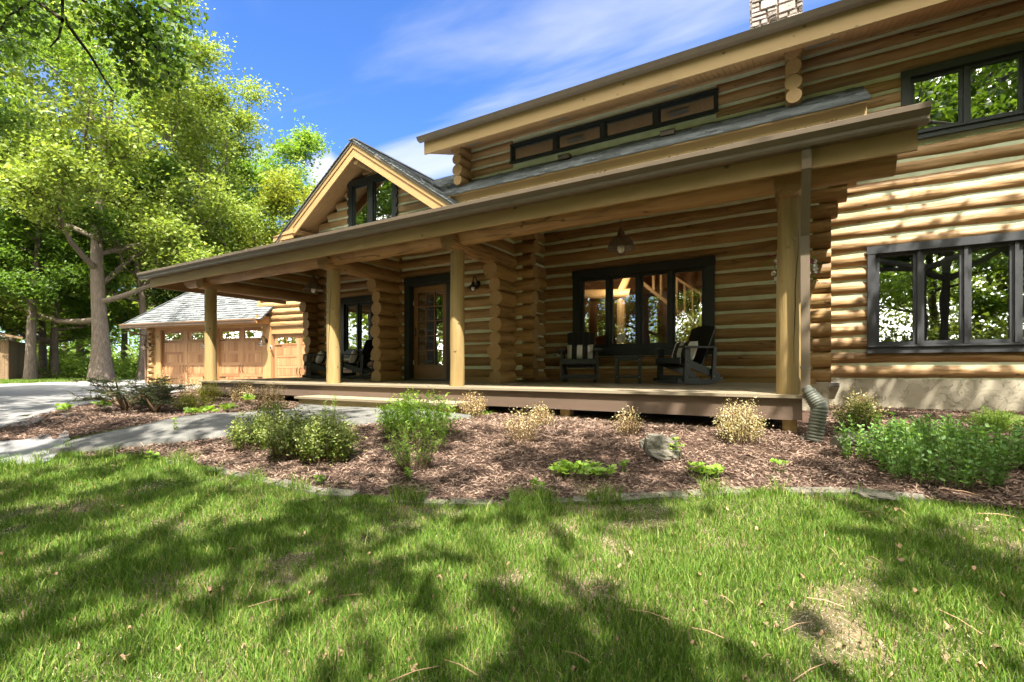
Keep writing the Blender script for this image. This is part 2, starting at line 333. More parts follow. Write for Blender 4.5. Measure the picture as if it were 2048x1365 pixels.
def endgrain(name, base):
    m = bpy.data.materials.new(name); m.use_nodes = True; nt = m.node_tree; L = nt.links; p = nt.nodes['Principled BSDF']; p.inputs['Roughness'].default_value = .75
    uv = N(nt, 'ShaderNodeUVMap'); md = N(nt, 'ShaderNodeVectorMath', operation='ADD'); md.inputs[1].default_value = (5, 5, 0); L.new(uv.outputs[0], md.inputs[0])
    mo = N(nt, 'ShaderNodeVectorMath', operation='MODULO'); mo.inputs[1].default_value = (10, 10, 10); L.new(md.outputs[0], mo.inputs[0])
    sb = N(nt, 'ShaderNodeVectorMath', operation='SUBTRACT'); sb.inputs[1].default_value = (5, 5, 0); L.new(mo.outputs[0], sb.inputs[0])
    nz = N(nt, 'ShaderNodeTexNoise', inp={'Scale': 3.0, 'Detail': 4.0}); L.new(uv.outputs[0], nz.inputs['Vector'])
    ln = N(nt, 'ShaderNodeVectorMath', operation='LENGTH'); L.new(sb.outputs[0], ln.inputs[0])
    ma = N(nt, 'ShaderNodeMath', operation='MULTIPLY_ADD', inp={1: 0.35}); L.new(nz.outputs[0], ma.inputs[0]); L.new(ln.outputs['Value'], ma.inputs[2])
    ms = N(nt, 'ShaderNodeMath', operation='MULTIPLY', inp={1: 75.0}); L.new(ma.outputs[0], ms.inputs[0])
    sn = N(nt, 'ShaderNodeMath', operation='SINE'); L.new(ms.outputs[0], sn.inputs[0])
    mr = N(nt, 'ShaderNodeMapRange', inp={1: -1, 2: 1, 3: .86, 4: 1.06}); L.new(sn.outputs[0], mr.inputs[0])
    # radial drying checks
    wv = N(nt, 'ShaderNodeTexNoise', inp={'Scale': 2.6, 'Detail': 1.0}); nr = N(nt, 'ShaderNodeVectorMath', operation='NORMALIZE'); L.new(sb.outputs[0], nr.inputs[0])
    a2 = N(nt, 'ShaderNodeVectorMath', operation='ADD'); L.new(nr.outputs[0], a2.inputs[0]); 
    fl2 = N(nt, 'ShaderNodeVectorMath', operation='SUBTRACT'); L.new(uv.outputs[0], fl2.inputs[0]); L.new(sb.outputs[0], fl2.inputs[1]); L.new(fl2.outputs[0], a2.inputs[1]); L.new(a2.outputs[0], wv.inputs['Vector'])
    d1 = N(nt, 'ShaderNodeMath', operation='SUBTRACT', inp={1: 0.5}); L.new(wv.outputs[0], d1.inputs[0]); d2 = N(nt, 'ShaderNodeMath', operation='ABSOLUTE'); L.new(d1.outputs[0], d2.inputs[0])
    cr = N(nt, 'ShaderNodeMapRange', inp={1: 0.0, 2: 0.012, 3: .45, 4: 1.0}); L.new(d2.outputs[0], cr.inputs[0])
    mu = N(nt, 'ShaderNodeMath', operation='MULTIPLY'); L.new(mr.outputs[0], mu.inputs[0]); L.new(cr.outputs[0], mu.inputs[1])
    sc = N(nt, 'ShaderNodeVectorMath', operation='SCALE'); sc.inputs[0].default_value = base; L.new(mu.outputs[0], sc.inputs['Scale']); L.new(sc.outputs[0], p.inputs['Base Color'])
    return m
M['end'] = endgrain('log_end_grain', (.34,.215,.09))
M['trim'] = wood('painted_trim', [(.2, (.265,.17,.066)), (.8, (.335,.222,.092))], rough=.6, bump=.08, knots=True)
M['trim_o'] = wood('cedar_trim', [(.2, (.34,.18,.07)), (.8, (.46,.27,.115))], rough=.6, bump=.08, knots=False)
M['soffit'] = mat('soffit_boards', (.42,.24,.105), rough=.7, var=.12, scale=3)
M['chink'] = mat('chinking', (.56,.60,.42), rough=.9, var=.12, scale=4, bump=.4, bscale=14)
M['frame'] = mat('dark_frame_paint', (.022,.027,.025), rough=.45, spec=.4, var=.15, scale=2)
M['frame_g'] = mat('dark_frame_weathered', (.045,.047,.05), rough=.6, spec=.4, var=.25, scale=5)
M['gutter'] = mat('gutter_metal', (.155,.118,.082), rough=.42, spec=.5, var=.10, scale=4)
M['gutter_o'] = mat('garage_gutter_metal', (.20,.115,.065), rough=.42, spec=.5, var=.10, scale=4)
M['concrete'] = mat('concrete', (.19,.187,.18), rough=.85, var=.16, scale=1.6, bump=.25, bscale=60)
M['glass'] = glassmat('window_glass')
M['glass_dark'] = glassmat('window_glass_clear', refl=.25)
M['black'] = mat('black_plastic_wood', (.010,.013,.012), rough=.42, spec=.45, var=.2, scale=9)
M['metal'] = mat('dark_bronze', (.05,.035,.022), rough=.4, spec=.5, metal=.4, var=.2)
M['chrome'] = mat('steel_screw', (.5,.5,.5), rough=.3, metal=1)
M['bulb'] = mat('frosted_bulb', (.75,.72,.66), rough=.2, spec=.5, var=.03)
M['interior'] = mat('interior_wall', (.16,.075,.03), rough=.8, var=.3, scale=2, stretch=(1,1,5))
# ------------------------------------------------------------------ the log house
def sn(x, s): return math.sin(x*1.3+s)*.5 + math.sin(x*3.1+s*2.7)*.3 + math.sin(x*7.3+s*1.9)*.2
def log(mb, axis, c, z, a0, a1, r, n=14, seg=.14, r1=None, mi=0, capmi=1, zslope=0.0):
    k = max(2, int(abs(a1-a0)/seg)+1); s = rnd.random()*40; pts = []; rad = []
    fl = rnd.random() < .5
    for i in range(k+1):
        t = i/k; a = a0+(a1-a0)*t
        off = .010*sn(a*.6, s); dz = .009*sn(a*.8, s+9) + zslope*(a-a0)
        pts.append((a, c+off, z+dz) if axis == 'x' else (c+off, a, z+dz))
        tp = (t if fl else 1-t)
        rr = r*(.97+.06*tp)*(1+.035*sn(a*1.7, s+3)+.022*sn(a*5.3, s+6)); rad.append(rr if r1 is None else rr)
    mb.tube(pts, rad, n, True, mi, capmi, rough=.028, seed=s)
def cuts(a0, a1, z, ops, pad):
    iv = [(a0, a1)]
    for (xa, xb, za, zb) in ops:
        if za - pad < z < zb + pad:
            nv = []
            for (p, q) in iv:
                if xb <= p or xa >= q: nv.append((p, q)); continue
                if xa > p: nv.append((p, xa))
                if xb < q: nv.append((xb, q))
            iv = nv
    return [(p, q) for p, q in iv if q-p > .03]
def log_wall(parent, axis, face, a0, a1, z0, z1, ops=(), r=.12, pitch=.24, ext=None, m='log', jit=.03, coff=.076, name='log_wall', inward=1, label=None, seg=.3, mg=(.24, .24)):
    """face = front face coordinate; logs centred r behind it. Returns the wall part."""
    c = face + inward*r; mb = MB(); z = z0 + pitch/2; i = 0
    while z < z1 - .02:
        e0, e1 = (a0, a1) if ext is None else ext(z)
        if e1 - e0 > .1:
            for p, q in cuts(e0, e1, z, ops, r*.35):
                p2 = p + (rnd.uniform(-jit, jit) if p == e0 else 0); q2 = q + (rnd.uniform(-jit, jit) if q == e1 else 0)
                log(mb, axis, c, z, p2, q2, r*rnd.uniform(.97, 1.04), seg=.14)
        z += pitch; i += 1
    w = mb.build(name, [M[m], M['end']], parent, label)
    ch = MB(); zs = sorted({z0, z1, *[o[2] for o in ops], *[o[3] for o in ops]}); zs = [q for q in zs if z0 <= q <= z1]
    for za, zb in zip(zs[:-1], zs[1:]):
        nst = max(1, int((zb-za)/pitch)) if ext else 1
        for q in range(nst):
            y0 = za+(zb-za)*q/nst; y1 = za+(zb-za)*(q+1)/nst; zc = (y0+y1)/2
            e0, e1 = (a0+.3 if a0 < a1-.8 else a0, a1-.3) if ext is None else ext(zc)
            if ext is not None: e0 += mg[0]; e1 -= mg[1]
            e0 = max(e0, a0+.0) ; 
            for p, qq in cuts(e0, e1, zc, ops, 0):
                t = coff
                if axis == 'x': ch.box(p, qq, c-t, c+t, y0, y1)
                else: ch.box(c-t, c+t, p, qq, y0, y1)
    if ch.v: ch.build('chinking', M['chink'], w)
    return w
def window(parent, x0, x1, z0, z1, Y, n, casing=.11, sash=.05, mul=.045, m='frame', label=None, sill=0.0, glass='glass', head=None, xs=None, depth=.16, tiltseed=0):
    """casing front at Y (facing -Y)"""
    mb = MB(); hd = head or casing; bt = sill or casing
    mb.box(x0, x0+casing, Y, Y+.04, z0+bt, z1-hd); mb.box(x1-casing, x1, Y, Y+.04, z0+bt, z1-hd)
    mb.box(x0-.01, x1+.01, Y-.006, Y+.04, z1-hd, z1); mb.box(x0-.01, x1+.01, Y-.01, Y+.04, z0, z0+bt)
    mb.box(x0, x1, Y-.035, Y+.02, z0+bt-.012, z0+bt+.014)           # sill nosing
    ix0, ix1, iz0, iz1 = x0+casing, x1-casing, z0+bt+.014, z1-hd
    jd = Y+.04
    mb.box(ix0-.02, ix0+.012, jd, Y+depth, iz0, iz1); mb.box(ix1-.012, ix1+.02, jd, Y+depth, iz0, iz1)
    mb.box(ix0, ix1, jd, Y+depth, iz1-.012, iz1+.02); mb.box(ix0, ix1, jd, Y+depth, iz0-.02, iz0+.012)
    edges = xs or [ix0 + (ix1-ix0)*k/n for k in range(n+1)]
    gb = MB(); rr = random.Random(tiltseed)
    for k in range(n):
        a, b = edges[k], edges[k+1]
        if k: mb.box(a-mul/2, a+mul/2, Y+.02, Y+depth-.01, iz0+.012, iz1-.012)
        a += mul/2 if k else .012; b -= mul/2 if k < n-1 else .012
        s0, s1 = iz0+.014, iz1-.014; ys, ye = Y+.055, Y+.105
        mb.box(a+.003, a+sash, ys, ye, s0, s1); mb.box(b-sash, b-.003, ys, ye, s0, s1)
        mb.box(a+sash, b-sash, ys+.002, ye, s0, s0+sash*1.1); mb.box(a+sash, b-sash, ys+.002, ye, s1-sash, s1)
        t = rr.uniform(-.0035, .0035); u = rr.uniform(-.002, .002); yg = Y+.085
        gb.add([(a+sash-.01, yg-t, s0+sash-.01), (b-sash+.01, yg+t, s0+sash-.01), (b-sash+.01, yg+t+u, s1-sash+.01), (a+sash-.01, yg-t+u, s1-sash+.01)], [(0,1,2,3)])
    w = mb.build('window', M[m], parent, label); gb.build('glass', M[glass], w)
    return w
M['shingle'] = mat('asphalt_shingle', (.135,.145,.147), rough=.6, spec=.5, var=.22, scale=3, island=.35, bump=.5, bscale=140)
def shingles(mb, O, U, V, lu, lv, clip=None, ex=.14, tab=.3, th=.012):
    O, U, V = Vector(O), Vector(U).normalized(), Vector(V).normalized(); Nn = U.cross(V)
    if Nn.z < 0: Nn = -Nn
    rows = int(lv/ex)+1
    for i in range(rows):
        v0 = i*ex; u = -rnd.random()*tab
        while u < lu:
            w = tab*rnd.choice((.5, .75, 1, 1.2)); a, b = max(u, 0), min(u+w, lu); u += w
            v1 = min(v0+ex*1.25, lv)
            if b-a < .03 or v1-v0 < .02: continue
            if clip:
                r = clip((a+b)/2, v0+ex/2, a, b)
                if r is None: continue
                a, b = r
                if b-a < .02: continue
            h = th*rnd.choice((1, 1, 1.7)); dv = rnd.uniform(-.006, .006)
            P = lambda uu, vv, hh: tuple(O+U*uu+V*vv+Nn*hh)
            vs = [P(a,v0+dv,0), P(b,v0+dv,0), P(b,v1,0), P(a,v1,0), P(a,v0+dv,h+.012), P(b,v0+dv,h+.012), P(b,v1,.002), P(a,v1,.002)]
            mb.add(vs, [(4,5,6,7), (0,1,5,4), (0,4,7,3), (1,2,6,5)])

DK = .913                                   # deck height at its front edge
XP = [-12.05, -7.68, -4.70, -.05]           # post lines
house = empty('log_house', (-5, 9.5, float(g(-5, 9.5))), label='golden log house with a long covered porch, dormer and gable', cat='house', worldframe=True)

# --- windows positions (front faces)
def xr(px, Y): return atY(px, 700, Y).x
W_R = 10.3
low = (xr(1735, W_R-.02), 0, 3.30, 1.46)
up = (xr(1803, W_R-.02), 0, 6.18, 5.0)
lowx1, upx1 = low[0]+.22+5*.583, up[0]+.23+3*.69
cl = (-6.11, -1.31, 6.30, 6.78)
right_wall_ops = [(low[0]+.05, lowx1-.05, low[3]+.05, low[2]-.05), (up[0]+.05, upx1-.05, up[3]+.05, up[2]-.05), (cl[0]+.04, cl[1]-.04, cl[2]+.03, cl[3]-.03)]
def ext_r(z):
    if z < 5.8: return (.2, 8.5)
    return (-7.75, 8.5)
rw = log_wall(house, 'x', W_R, .2, 8.5, 1.02, 7.1, right_wall_ops, r=.119, pitch=.2455, ext=ext_r, m='log_tan', coff=.074, name='front_wall')
# chinking slab behind the dormer part (left of the two-storey wall)
window(house, low[0], lowx1, low[3], low[2], W_R-.03, 5, casing=.11, m='frame_g', sill=.12, tiltseed=3, head=.13, label='large lower window with weathered dark casing')
window(house, up[0], upx1, up[3], up[2], W_R-.03, 3, casing=.115, m='frame', sill=.10, tiltseed=4, head=.12)
window(house, cl[0], cl[1], cl[2], cl[3], W_R-.015, 4, casing=.045, sash=.035, mul=.10, m='frame', tiltseed=5, sill=.04, label='long low clerestory window of four panes')
f = MB(); f.box(.35, 8.5, W_R+.03, W_R+.25, .1, 1.02); 
f.box(.05, .47, 9.17, 9.4, .2, .985)
fo = f.build('foundation', mat('foundation_stucco', (.40,.355,.265), rough=.9, var=.10, scale=3, bump=.3, bscale=40), house)
fm = fo.data.materials[0]; nt = fm.node_tree
vo = N(nt, 'ShaderNodeTexVoronoi', feature='DISTANCE_TO_EDGE', inp={'Scale': 4.2, 'Randomness': 1.0}); tcn = N(nt, 'ShaderNodeTexCoord'); mpp = N(nt, 'ShaderNodeMapping'); mpp.inputs['Scale'].default_value = (1, 1, 2.2)
nzz = N(nt, 'ShaderNodeTexNoise', inp={'Scale': 4.0, 'Detail': 4.0}); mxx = N(nt, 'ShaderNodeMix', data_type='VECTOR', inp={0: .55})
nt.links.new(tcn.outputs['Object'], nzz.inputs['Vector']); nt.links.new(tcn.outputs['Object'], mxx.inputs[4]); nt.links.new(nzz.outputs['Color'], mxx.inputs[5])
nt.links.new(mxx.outputs[1], mpp.inputs[0]); nt.links.new(mpp.outputs[0], vo.inputs['Vector'])
mrr = N(nt, 'ShaderNodeMapRange', inp={1: 0, 2: .02}); nt.links.new(vo.outputs['Distance'], mrr.inputs[0])
bb = N(nt, 'ShaderNodeBump', inp={'Strength': .8, 'Distance': .02}); nt.links.new(mrr.outputs[0], bb.inputs['Height']); nt.links.new(bb.outputs[0], nt.nodes['Principled BSDF'].inputs['Normal'])

# --- under-porch walls
W_W = 9.15
pw = (-3.93, -1.22, 3.19, 1.45)
def ext_w(z):
    return (-4.65, .49 if z < 3.62 else (.58 if z < 3.86 else .70))
log_wall(house, 'x', W_W, -4.65, .49, .98, 4.5, [(pw[0]+.05, pw[1]-.05, pw[3]+.05, pw[2]-.05)], ext=ext_w, name='porch_wall', jit=.012, mg=(0, .24))
window(house, pw[0], pw[1], pw[3], pw[2], W_W-.03, 4, casing=.16, m='frame', sill=.15, tiltseed=8, head=.16, glass='glass_dark', xs=None)
mb = MB(); z = 1.10; k = 0
while z < 4.4:                       # fatter log ends where the porch wall runs out past the corner
    log(mb, 'x', W_W+.125, z, .16, (.50, .50, .50)[k % 3] if z < 3.6 else (.50+(z-3.6)*.55), .131+.004*(k % 2), seg=.12); z += .24; k += 1
mb.build('corner_logs', [M['log'], M['end']], house)
lw = (-10.93, -8.6, 3.16, 1.50)
log_wall(house, 'x', W_W, -12.0, -7.7, .98, 4.3, [(lw[0]+.05, lw[1]-.05, lw[3]+.05, lw[2]-.05)], name='porch_wall', jit=.012)
window(house, lw[0], lw[1], lw[3], lw[2], W_W-.03, 4, casing=.13, m='frame', sill=.16, tiltseed=9, head=.17)
W_D = 7.9
dr = (-7.38, -5.95, 3.16, .93)
def ext_d(z): return (-7.75, -4.22)
log_wall(house, 'x', W_D, -7.75, -4.22, .98, 4.1, [(dr[0]+.05, dr[1]-.05, 0, dr[2]-.05)], ext=ext_d, name='entry_wall', jit=.05)
for q_ in ((-5.93, -4.8, W_D+.01, W_D+.06, .93, 1.03), (-4.5, .3, W_W+.01, W_W+.05, .95, 1.03), (-11.8, -8.0, W_W+.01, W_W+.05, .95, 1.03)):
    b = MB(); b.box(*q_); b.build('baseboard', M['trim'], house)
# walls running away from the viewer, their log ends stacked towards the porch
def end_stack(X, y0, y1, ztop, n, pitch=.243, top_out=.14, name='corner_log_wall', chk=True):
    mb = MB()
    for k in range(n):
        z = ztop - pitch*k; rr_ = .142 if k % 2 == 0 else .121
        log(mb, 'y', X+rnd.uniform(-.01, .01), z, y0 - (top_out if k == 0 else 0) + rnd.uniform(-.035, .03), y1, rr_ if k else .15)
    w = mb.build(name, [M['log'], M['end']], house)
    if chk:
        c = MB(); c.box(X-.085, X+.085, y0+.62, y1, ztop-pitch*n, ztop+.5); c.build('chinking', M['chink'], w)
end_stack(-4.70, 7.37, 9.25, 2.975, 9)
end_stack(-7.68, 7.33, 9.25, 2.965, 9)
end_stack(-12.05, 8.86, 13.5, 2.96, 9)
# tie logs over each post and the short logs filling the space above them
tb = [MB() for _ in XP]
for i, X in enumerate(XP):
    log(tb[i], 'y', X, 3.225, 5.99, 9.3 if i < 3 else 9.3, .15, seg=.14)
    t_ = tb[i].build('tie_beam', [M['log_tan'], M['end']], house)
    if i < 3:
        q = MB(); log(q, 'y', X, 3.48, 6.45, 9.3, .125); log(q, 'y', X, 3.725, 6.75, 9.3, .12); [log(q, 'y', X, 3.96+.24*k_, 7.3+k_*.45, 9.3, .12) for k_ in range(4)]
        q.build('infill_logs', [M['log'], M['end']], house)
        c = MB(); c.box(X-.075, X+.075, 6.6, 9.2, 3.3, 3.72); c.box(X-.075, X+.075, 7.3, 9.2, 3.72, 4.0); c.box(X-.076, X+.076, 8.1, 9.2, 4.0, 4.6); c.build('chinking', M['chink'], house)
pl = MB(); log(pl, 'x', 6.22, 3.345, -12.96, -6.9, .165, seg=.14); log(pl, 'x', 6.22, 3.35, -6.9, .88, .17, seg=.14)
pl.build('plate_beam', [M['log'], M['end']], house)
M['crack'] = mat('dark_crack', (.03,.018,.008), rough=1)
for i, X in enumerate(XP):
    mb = MB(); rp_ = (.130, .126, .115, .128)[i]; pts = []; rad = []; s = i*7.3
    for k in range(13):
        z = DK-.003 + (3.10-DK)*k/12
        pts.append((X+.010*sn(z*1.3, s), 6.24+.008*sn(z*1.1, s+4), z)); rad.append(rp_*(1.03-.06*k/12+.03*sn(z*2.2, s)))
    mb.tube(pts, rad, 20, True, 0, 1, rough=.02, seed=s+1)
    for _ in range(4):       # branch stubs
        z = rnd.uniform(1.2, 2.9); a = rnd.uniform(0, 6.28); p = Vector((X, 6.24, z)); d = Vector((math.cos(a), math.sin(a), .1))
        mb.tube([p+d*(rp_-.03), p+d*(rp_+.008)], [.028, .018], 8, True, 0, 0)
    pst = mb.build('porch_post', [M['post'], M['end']], house)
    if i in (1, 3):                # the long drying crack down the face of the log
        ck = MB(); z0c, z1c = (1.25, 2.75) if i == 3 else (1.1, 2.9); P_ = []; Rr_ = []
        for k in range(22):
            t = k/21; z = z0c+(z1c-z0c)*t; an = R(-62 if i == 3 else -75)+R(26)*(t-.5)*(1 if i == 3 else 1.5)+.05*sn(z*3, s); rr2 = rp_*(1.03-.06*(z-DK)/2.2+.03*sn(z*2.2, s))-.0012
            P_.append((X+.010*sn(z*1.3, s)+math.cos(an)*rr2, 6.24+.008*sn(z*1.1, s+4)+math.sin(an)*rr2, z)); Rr_.append(.0045*math.sin(math.pi*min(max(t, .03), .97))+.0008)
        ck.tube(P_, Rr_, 6, False); ck.build('drying_crack', M['crack'], pst)

# --- deck
M['deck'] = wood('deck_boards', [(.2, (.15,.115,.07)), (.55, (.24,.195,.13)), (.85, (.33,.285,.20))], rough=.75, ulen=.7, bump=.3, knots=False)
M['skirt'] = wood('skirt_paint', [(.2, (.115,.078,.055)), (.8, (.155,.108,.078))], rough=.65, bump=.1, knots=False)
d = MB(); y = 6.05; k = 0
while y < 9.35:
    za = DK + (y-6.05)*.0145; x = -12.15; w = .138
    xs_ = [-12.15+rnd.uniform(-.004,.004), -8.4+rnd.uniform(-1,1), -4.0+rnd.uniform(-1,1), .11]
    for a, c in zip(xs_[:-1], xs_[1:]):
        d.box(a, c-.003, y - (.03 if k == 0 else 0), y+w-.007, za-.036, za+rnd.uniform(-.0015,.0015))
    y += w; k += 1
d.build('porch_deck', M['deck'], house)
s_ = MB(); s_.box(-12.1, -6.0, 6.06, 6.085, .66, DK-.038); s_.box(-5.997, .07, 6.06, 6.085, .637, DK-.038); s_.box(.045, .07, 6.086, 9.0, .637, DK-.038); s_.box(-12.1, -12.075, 6.086, 9, .66, DK-.038)
s_.build('deck_skirt', M['skirt'], house)
for X in (-12.0, -9.3, -6.5, -2.75, -.05): p_ = MB(); p_.box(X-.07, X+.07, 6.12, 6.26, .2, .70); p_.build('deck_footing', M['post'], house)
st = MB()
for k in range(3): st.box(-7.86, -4.22, 5.52+k*.178, 5.52+k*.178+.172, .655, .693)
stp = st.build('porch_step', M['deck'], house); st = MB(); st.box(-7.78, -4.3, 5.56, 5.6, .40, .655); st.box(-7.78, -7.74, 5.6, 6.05, .40, .655); st.box(-4.34, -4.3, 5.6, 6.05, .4, .655)
st.build('riser', M['post'], stp)

# --- door
def entry_door():
    Y = W_D-.03; x0, x1, z1, z0 = dr
    c = MB(); c.box(x0, x0+.13, Y, Y+.05, z0, z1-.15); c.box(x1-.13, x1, Y, Y+.05, z0, z1-.15); c.box(x0-.01, x1+.01, Y-.008, Y+.05, z1-.15, z1)
    c.box(x0+.11, x0+.135, Y+.05, Y+.25, z0, z1-.15); c.box(x1-.135, x1-.11, Y+.05, Y+.25, z0, z1-.15); c.box(x0+.13, x1-.13, Y+.05, Y+.25, z1-.17, z1-.14)
    c.box(x0+.12, x1-.12, Y-.02, Y+.25, z0-.01, z0+.045)
    c.box(x1-.36, x1-.135, Y+.12, Y+.22, z0+.045, z1-.17)
    fr = c.build('door_frame', M['frame'], house)
    a, b_ = x0+.145, x1-.365; zz0, zz1 = z0+.05, z1-.175; yd = Y+.15
    m = MB(); st = .11
    m.box(a, a+st, yd, yd+.045, zz0, zz1); m.box(b_-st, b_, yd, yd+.045, zz0, zz1); m.box(a+st, b_-st, yd+.001, yd+.045, zz1-.13, zz1); m.box(a+st, b_-st, yd+.001, yd+.045, zz0, zz0+.30)
    ga, gb_, g0, g1 = a+st, b_-st, zz0+.30, zz1-.13
    for k in (1, 2): x = ga+(gb_-ga)*k/3; m.box(x-.011, x+.011, yd+.006, yd+.04, g0, g1)
    for k in range(1, 5): z = g0+(g1-g0)*k/5; m.box(ga, gb_, yd+.008, yd+.038, z-.011, z+.011)
    dd = m.build('door', wood('door_fir', [(.2, (.16,.082,.028)), (.8, (.27,.15,.058))], rough=.4, ulen=1.5, bump=.15, knots=False), house)
    q = MB(); q.add([(ga, yd+.025, g0), (gb_, yd+.025, g0), (gb_, yd+.025, g1), (ga, yd+.025, g1)], [(0,1,2,3)]); q.build('glass', M['glass'], dd)
    h = MB(); h.box(a+.035, a+.07, yd-.012, yd, zz0+.92, zz0+1.12); h.tube([(a+.052, yd-.012, zz0+1.0), (a+.052, yd-.05, zz0+1.0), (a+.13, yd-.055, zz0+1.0)], .009, 8); h.build('handle', M['metal'], dd)
    for z in (zz0+.35, zz1-.35): h = MB(); h.tube([(a-.004, yd-.008, z-.05), (a-.004, yd-.008, z+.05)], .011, 8); h.build('hinge', M['chrome'], fr)
entry_door()

# --- porch roof, fascia, gutter
XL, XRt = -13.97, 1.03
fa = MB(); fa.box(-13.67, -6.2, 5.65, 5.69, 3.2, 3.5); fa.box(-6.196, .966, 5.65, 5.69, 3.2, 3.5)
fa.box(-13.67, -13.63, 5.69, 9.3, 3.2, 3.5)
fa.build('porch_fascia', M['trim'], house)
def gutter(name, x0, x1, Y, z0, m='gutter', parent=None, M4=None):
    # K-style profile, (y,z) going forward to -Y
    pr = [(0, 0), (-.085, 0), (-.095, .02), (-.095, .045), (-.13, .085), (-.135, .12), (-.125, .125), (-.12, .115), (-.085, .05), (-.08, .012), (-.01, .012), (-.01, .13), (0, .13)]
    k = 1.12
    mb = MB(); mb.prism([(Y+a*k, z0+b*k*1.15) for a, b in pr], 0, x0, x1, 0, M4)
    cp = [(Y, z0), (Y-.085*k, z0), (Y-.095*k, z0+.045*k*1.15), (Y-.13*k, z0+.085*k*1.15), (Y-.135*k, z0+.12*k*1.15), (Y, z0+.125*k*1.15)]
    mb.prism(cp, 0, x0-.004, x0+.004, 0, M4); mb.prism(cp, 0, x1-.004, x1+.004, 0, M4)
    return mb.build(name, M[m], parent)
gutter('porch_gutter', XL, XRt, 5.648, 3.395, parent=house)
rf = MB(); pz = lambda y: 3.548+(y-5.55)*.385
rf.prism([(5.57, pz(5.57)-.08), (9.5, pz(9.5)-.08), (9.5, pz(9.5)-.01), (5.57, pz(5.57)-.01)], 0, -13.7, .99, 0)
pr_ = rf.build('porch_roof', M['soffit'], house)
sh = MB(); v = Vector((0, 1, .385)); shingles(sh, (-13.74, 5.54, pz(5.54)), (1,0,0), v, 14.77, 4.2, ex=.28, tab=.6, th=.008); sh.build('shingles', M['shingle'], pr_)
dl = MB()                         # dry leaves and grit lying on the gutter edge
for _ in range(420):
    x = rnd.uniform(-13.7, .95); p = Vector((x, 5.53+rnd.uniform(-.03, .06), 3.562+rnd.uniform(-.005, .012))); s = rnd.uniform(.006, .018); a = rnd.uniform(0, 6.28); b = rnd.uniform(-.15, .15)
    u = Vector((math.cos(a), math.sin(a), b))*s; w = Vector((-math.sin(a), math.cos(a), -b*.5))*s*.5
    dl.add([tuple(p-u-w), tuple(p+u-w), tuple(p+u+w), tuple(p-u+w)], [(0,1,2,3)])
tag(dl.build('roof_debris', mat('dry_catkins', (.36,.24,.15), rough=.9, island=.4), None), 'dry leaf and catkin litter along the porch gutter', 'debris', kind='stuff')

# downspout
ds = MB(); X = .10
def rect_run(mb, pts, w=.062, h=.082):
    for p, q in zip(pts[:-1], pts[1:]): mb.beam(p, q, w, h, up=(0, -1, 0.01))
rect_run(ds, [(X, 5.60, 3.47), (X, 5.60, 3.38), (X+.002, 5.66, 3.20)], .085, .07)
rect_run(ds, [(X+.002, 5.65, 3.22), (X-.005, 6.0, 2.62), (X, 6.0, .96)], .085, .07)
ds.box(X-.05, X+.05, 5.98, 6.1, 2.2, 2.225); ds.box(X-.05, X+.05, 5.98, 6.1, 1.2, 1.225)
dsp = ds.build('downspout', M['gutter'], house)
hz = MB(); pts = []; rad = []
P0, P1, P2 = Vector((X, 5.99, 1.0)), Vector((X+.125, 5.93, .80)), Vector((X+.07, 5.9, .44))
for k in range(61):
    t = k/60; p = P0*(1-t)**2 + P1*2*t*(1-t)*1 + P2*t*t if False else (P0.lerp(P1, t*2.2) if t < .4545 else P1.lerp(P2, (t-.4545)/.5455))
    pts.append(p); rad.append(.055+.02*min(1, t*3) + (.009 if k % 3 == 1 else (-.004 if k % 3 == 0 else 0)) if t > .08 else .05)
for _ in range(3): pts = [pts[0]] + [(pts[i-1]+pts[i]*2+pts[i+1])/4 for i in range(1, len(pts)-1)] + [pts[-1]]
hz.tube(pts, rad, 16, True); hz.build('drain_hose', mat('grey_green_plastic', (.125,.13,.105), rough=.5, var=.15), dsp)

# --- main eave above the porch roof
e = MB(); mz = lambda y: 1.2+.4566*9.45+(y-9.45)*.68
e.box(-8.7, .99, 9.45, 9.49, 5.05, 5.43); e.box(-8.7, .992, 9.435, 9.452, 5.43, 5.50); 
e.box(.96, .99, 9.49, 10.3, 5.05, 5.5)
e.build('main_fascia', M['trim'], house)
mr_ = MB(); mr_.prism([(9.33, mz(9.33)-.04), (10.32, mz(10.32)-.04), (10.32, mz(10.32)-.015), (9.33, mz(9.33)-.015)], 0, -8.9, 1.01)
mr_.prism([(9.42, mz(9.42)-.04), (11.9, mz(11.9)-.04), (11.9, mz(11.9)-.015), (9.42, mz(9.42)-.015)], 0, -12.3, -7.3)
mro = mr_.build('main_roof', M['trim'], house)
sh = MB(); shingles(sh, (-8.9, 9.31, mz(9.31)), (1,0,0), (0,1,.68), 9.93, 1.19, ex=.13, tab=.28, th=.016)
shingles(sh, (-12.3, 10.45, mz(10.45)), (1,0,0), (0,1,.68), 4.95, 1.75, ex=.13, tab=.3, th=.016)
sh.build('shingles', M['shingle'], mro)

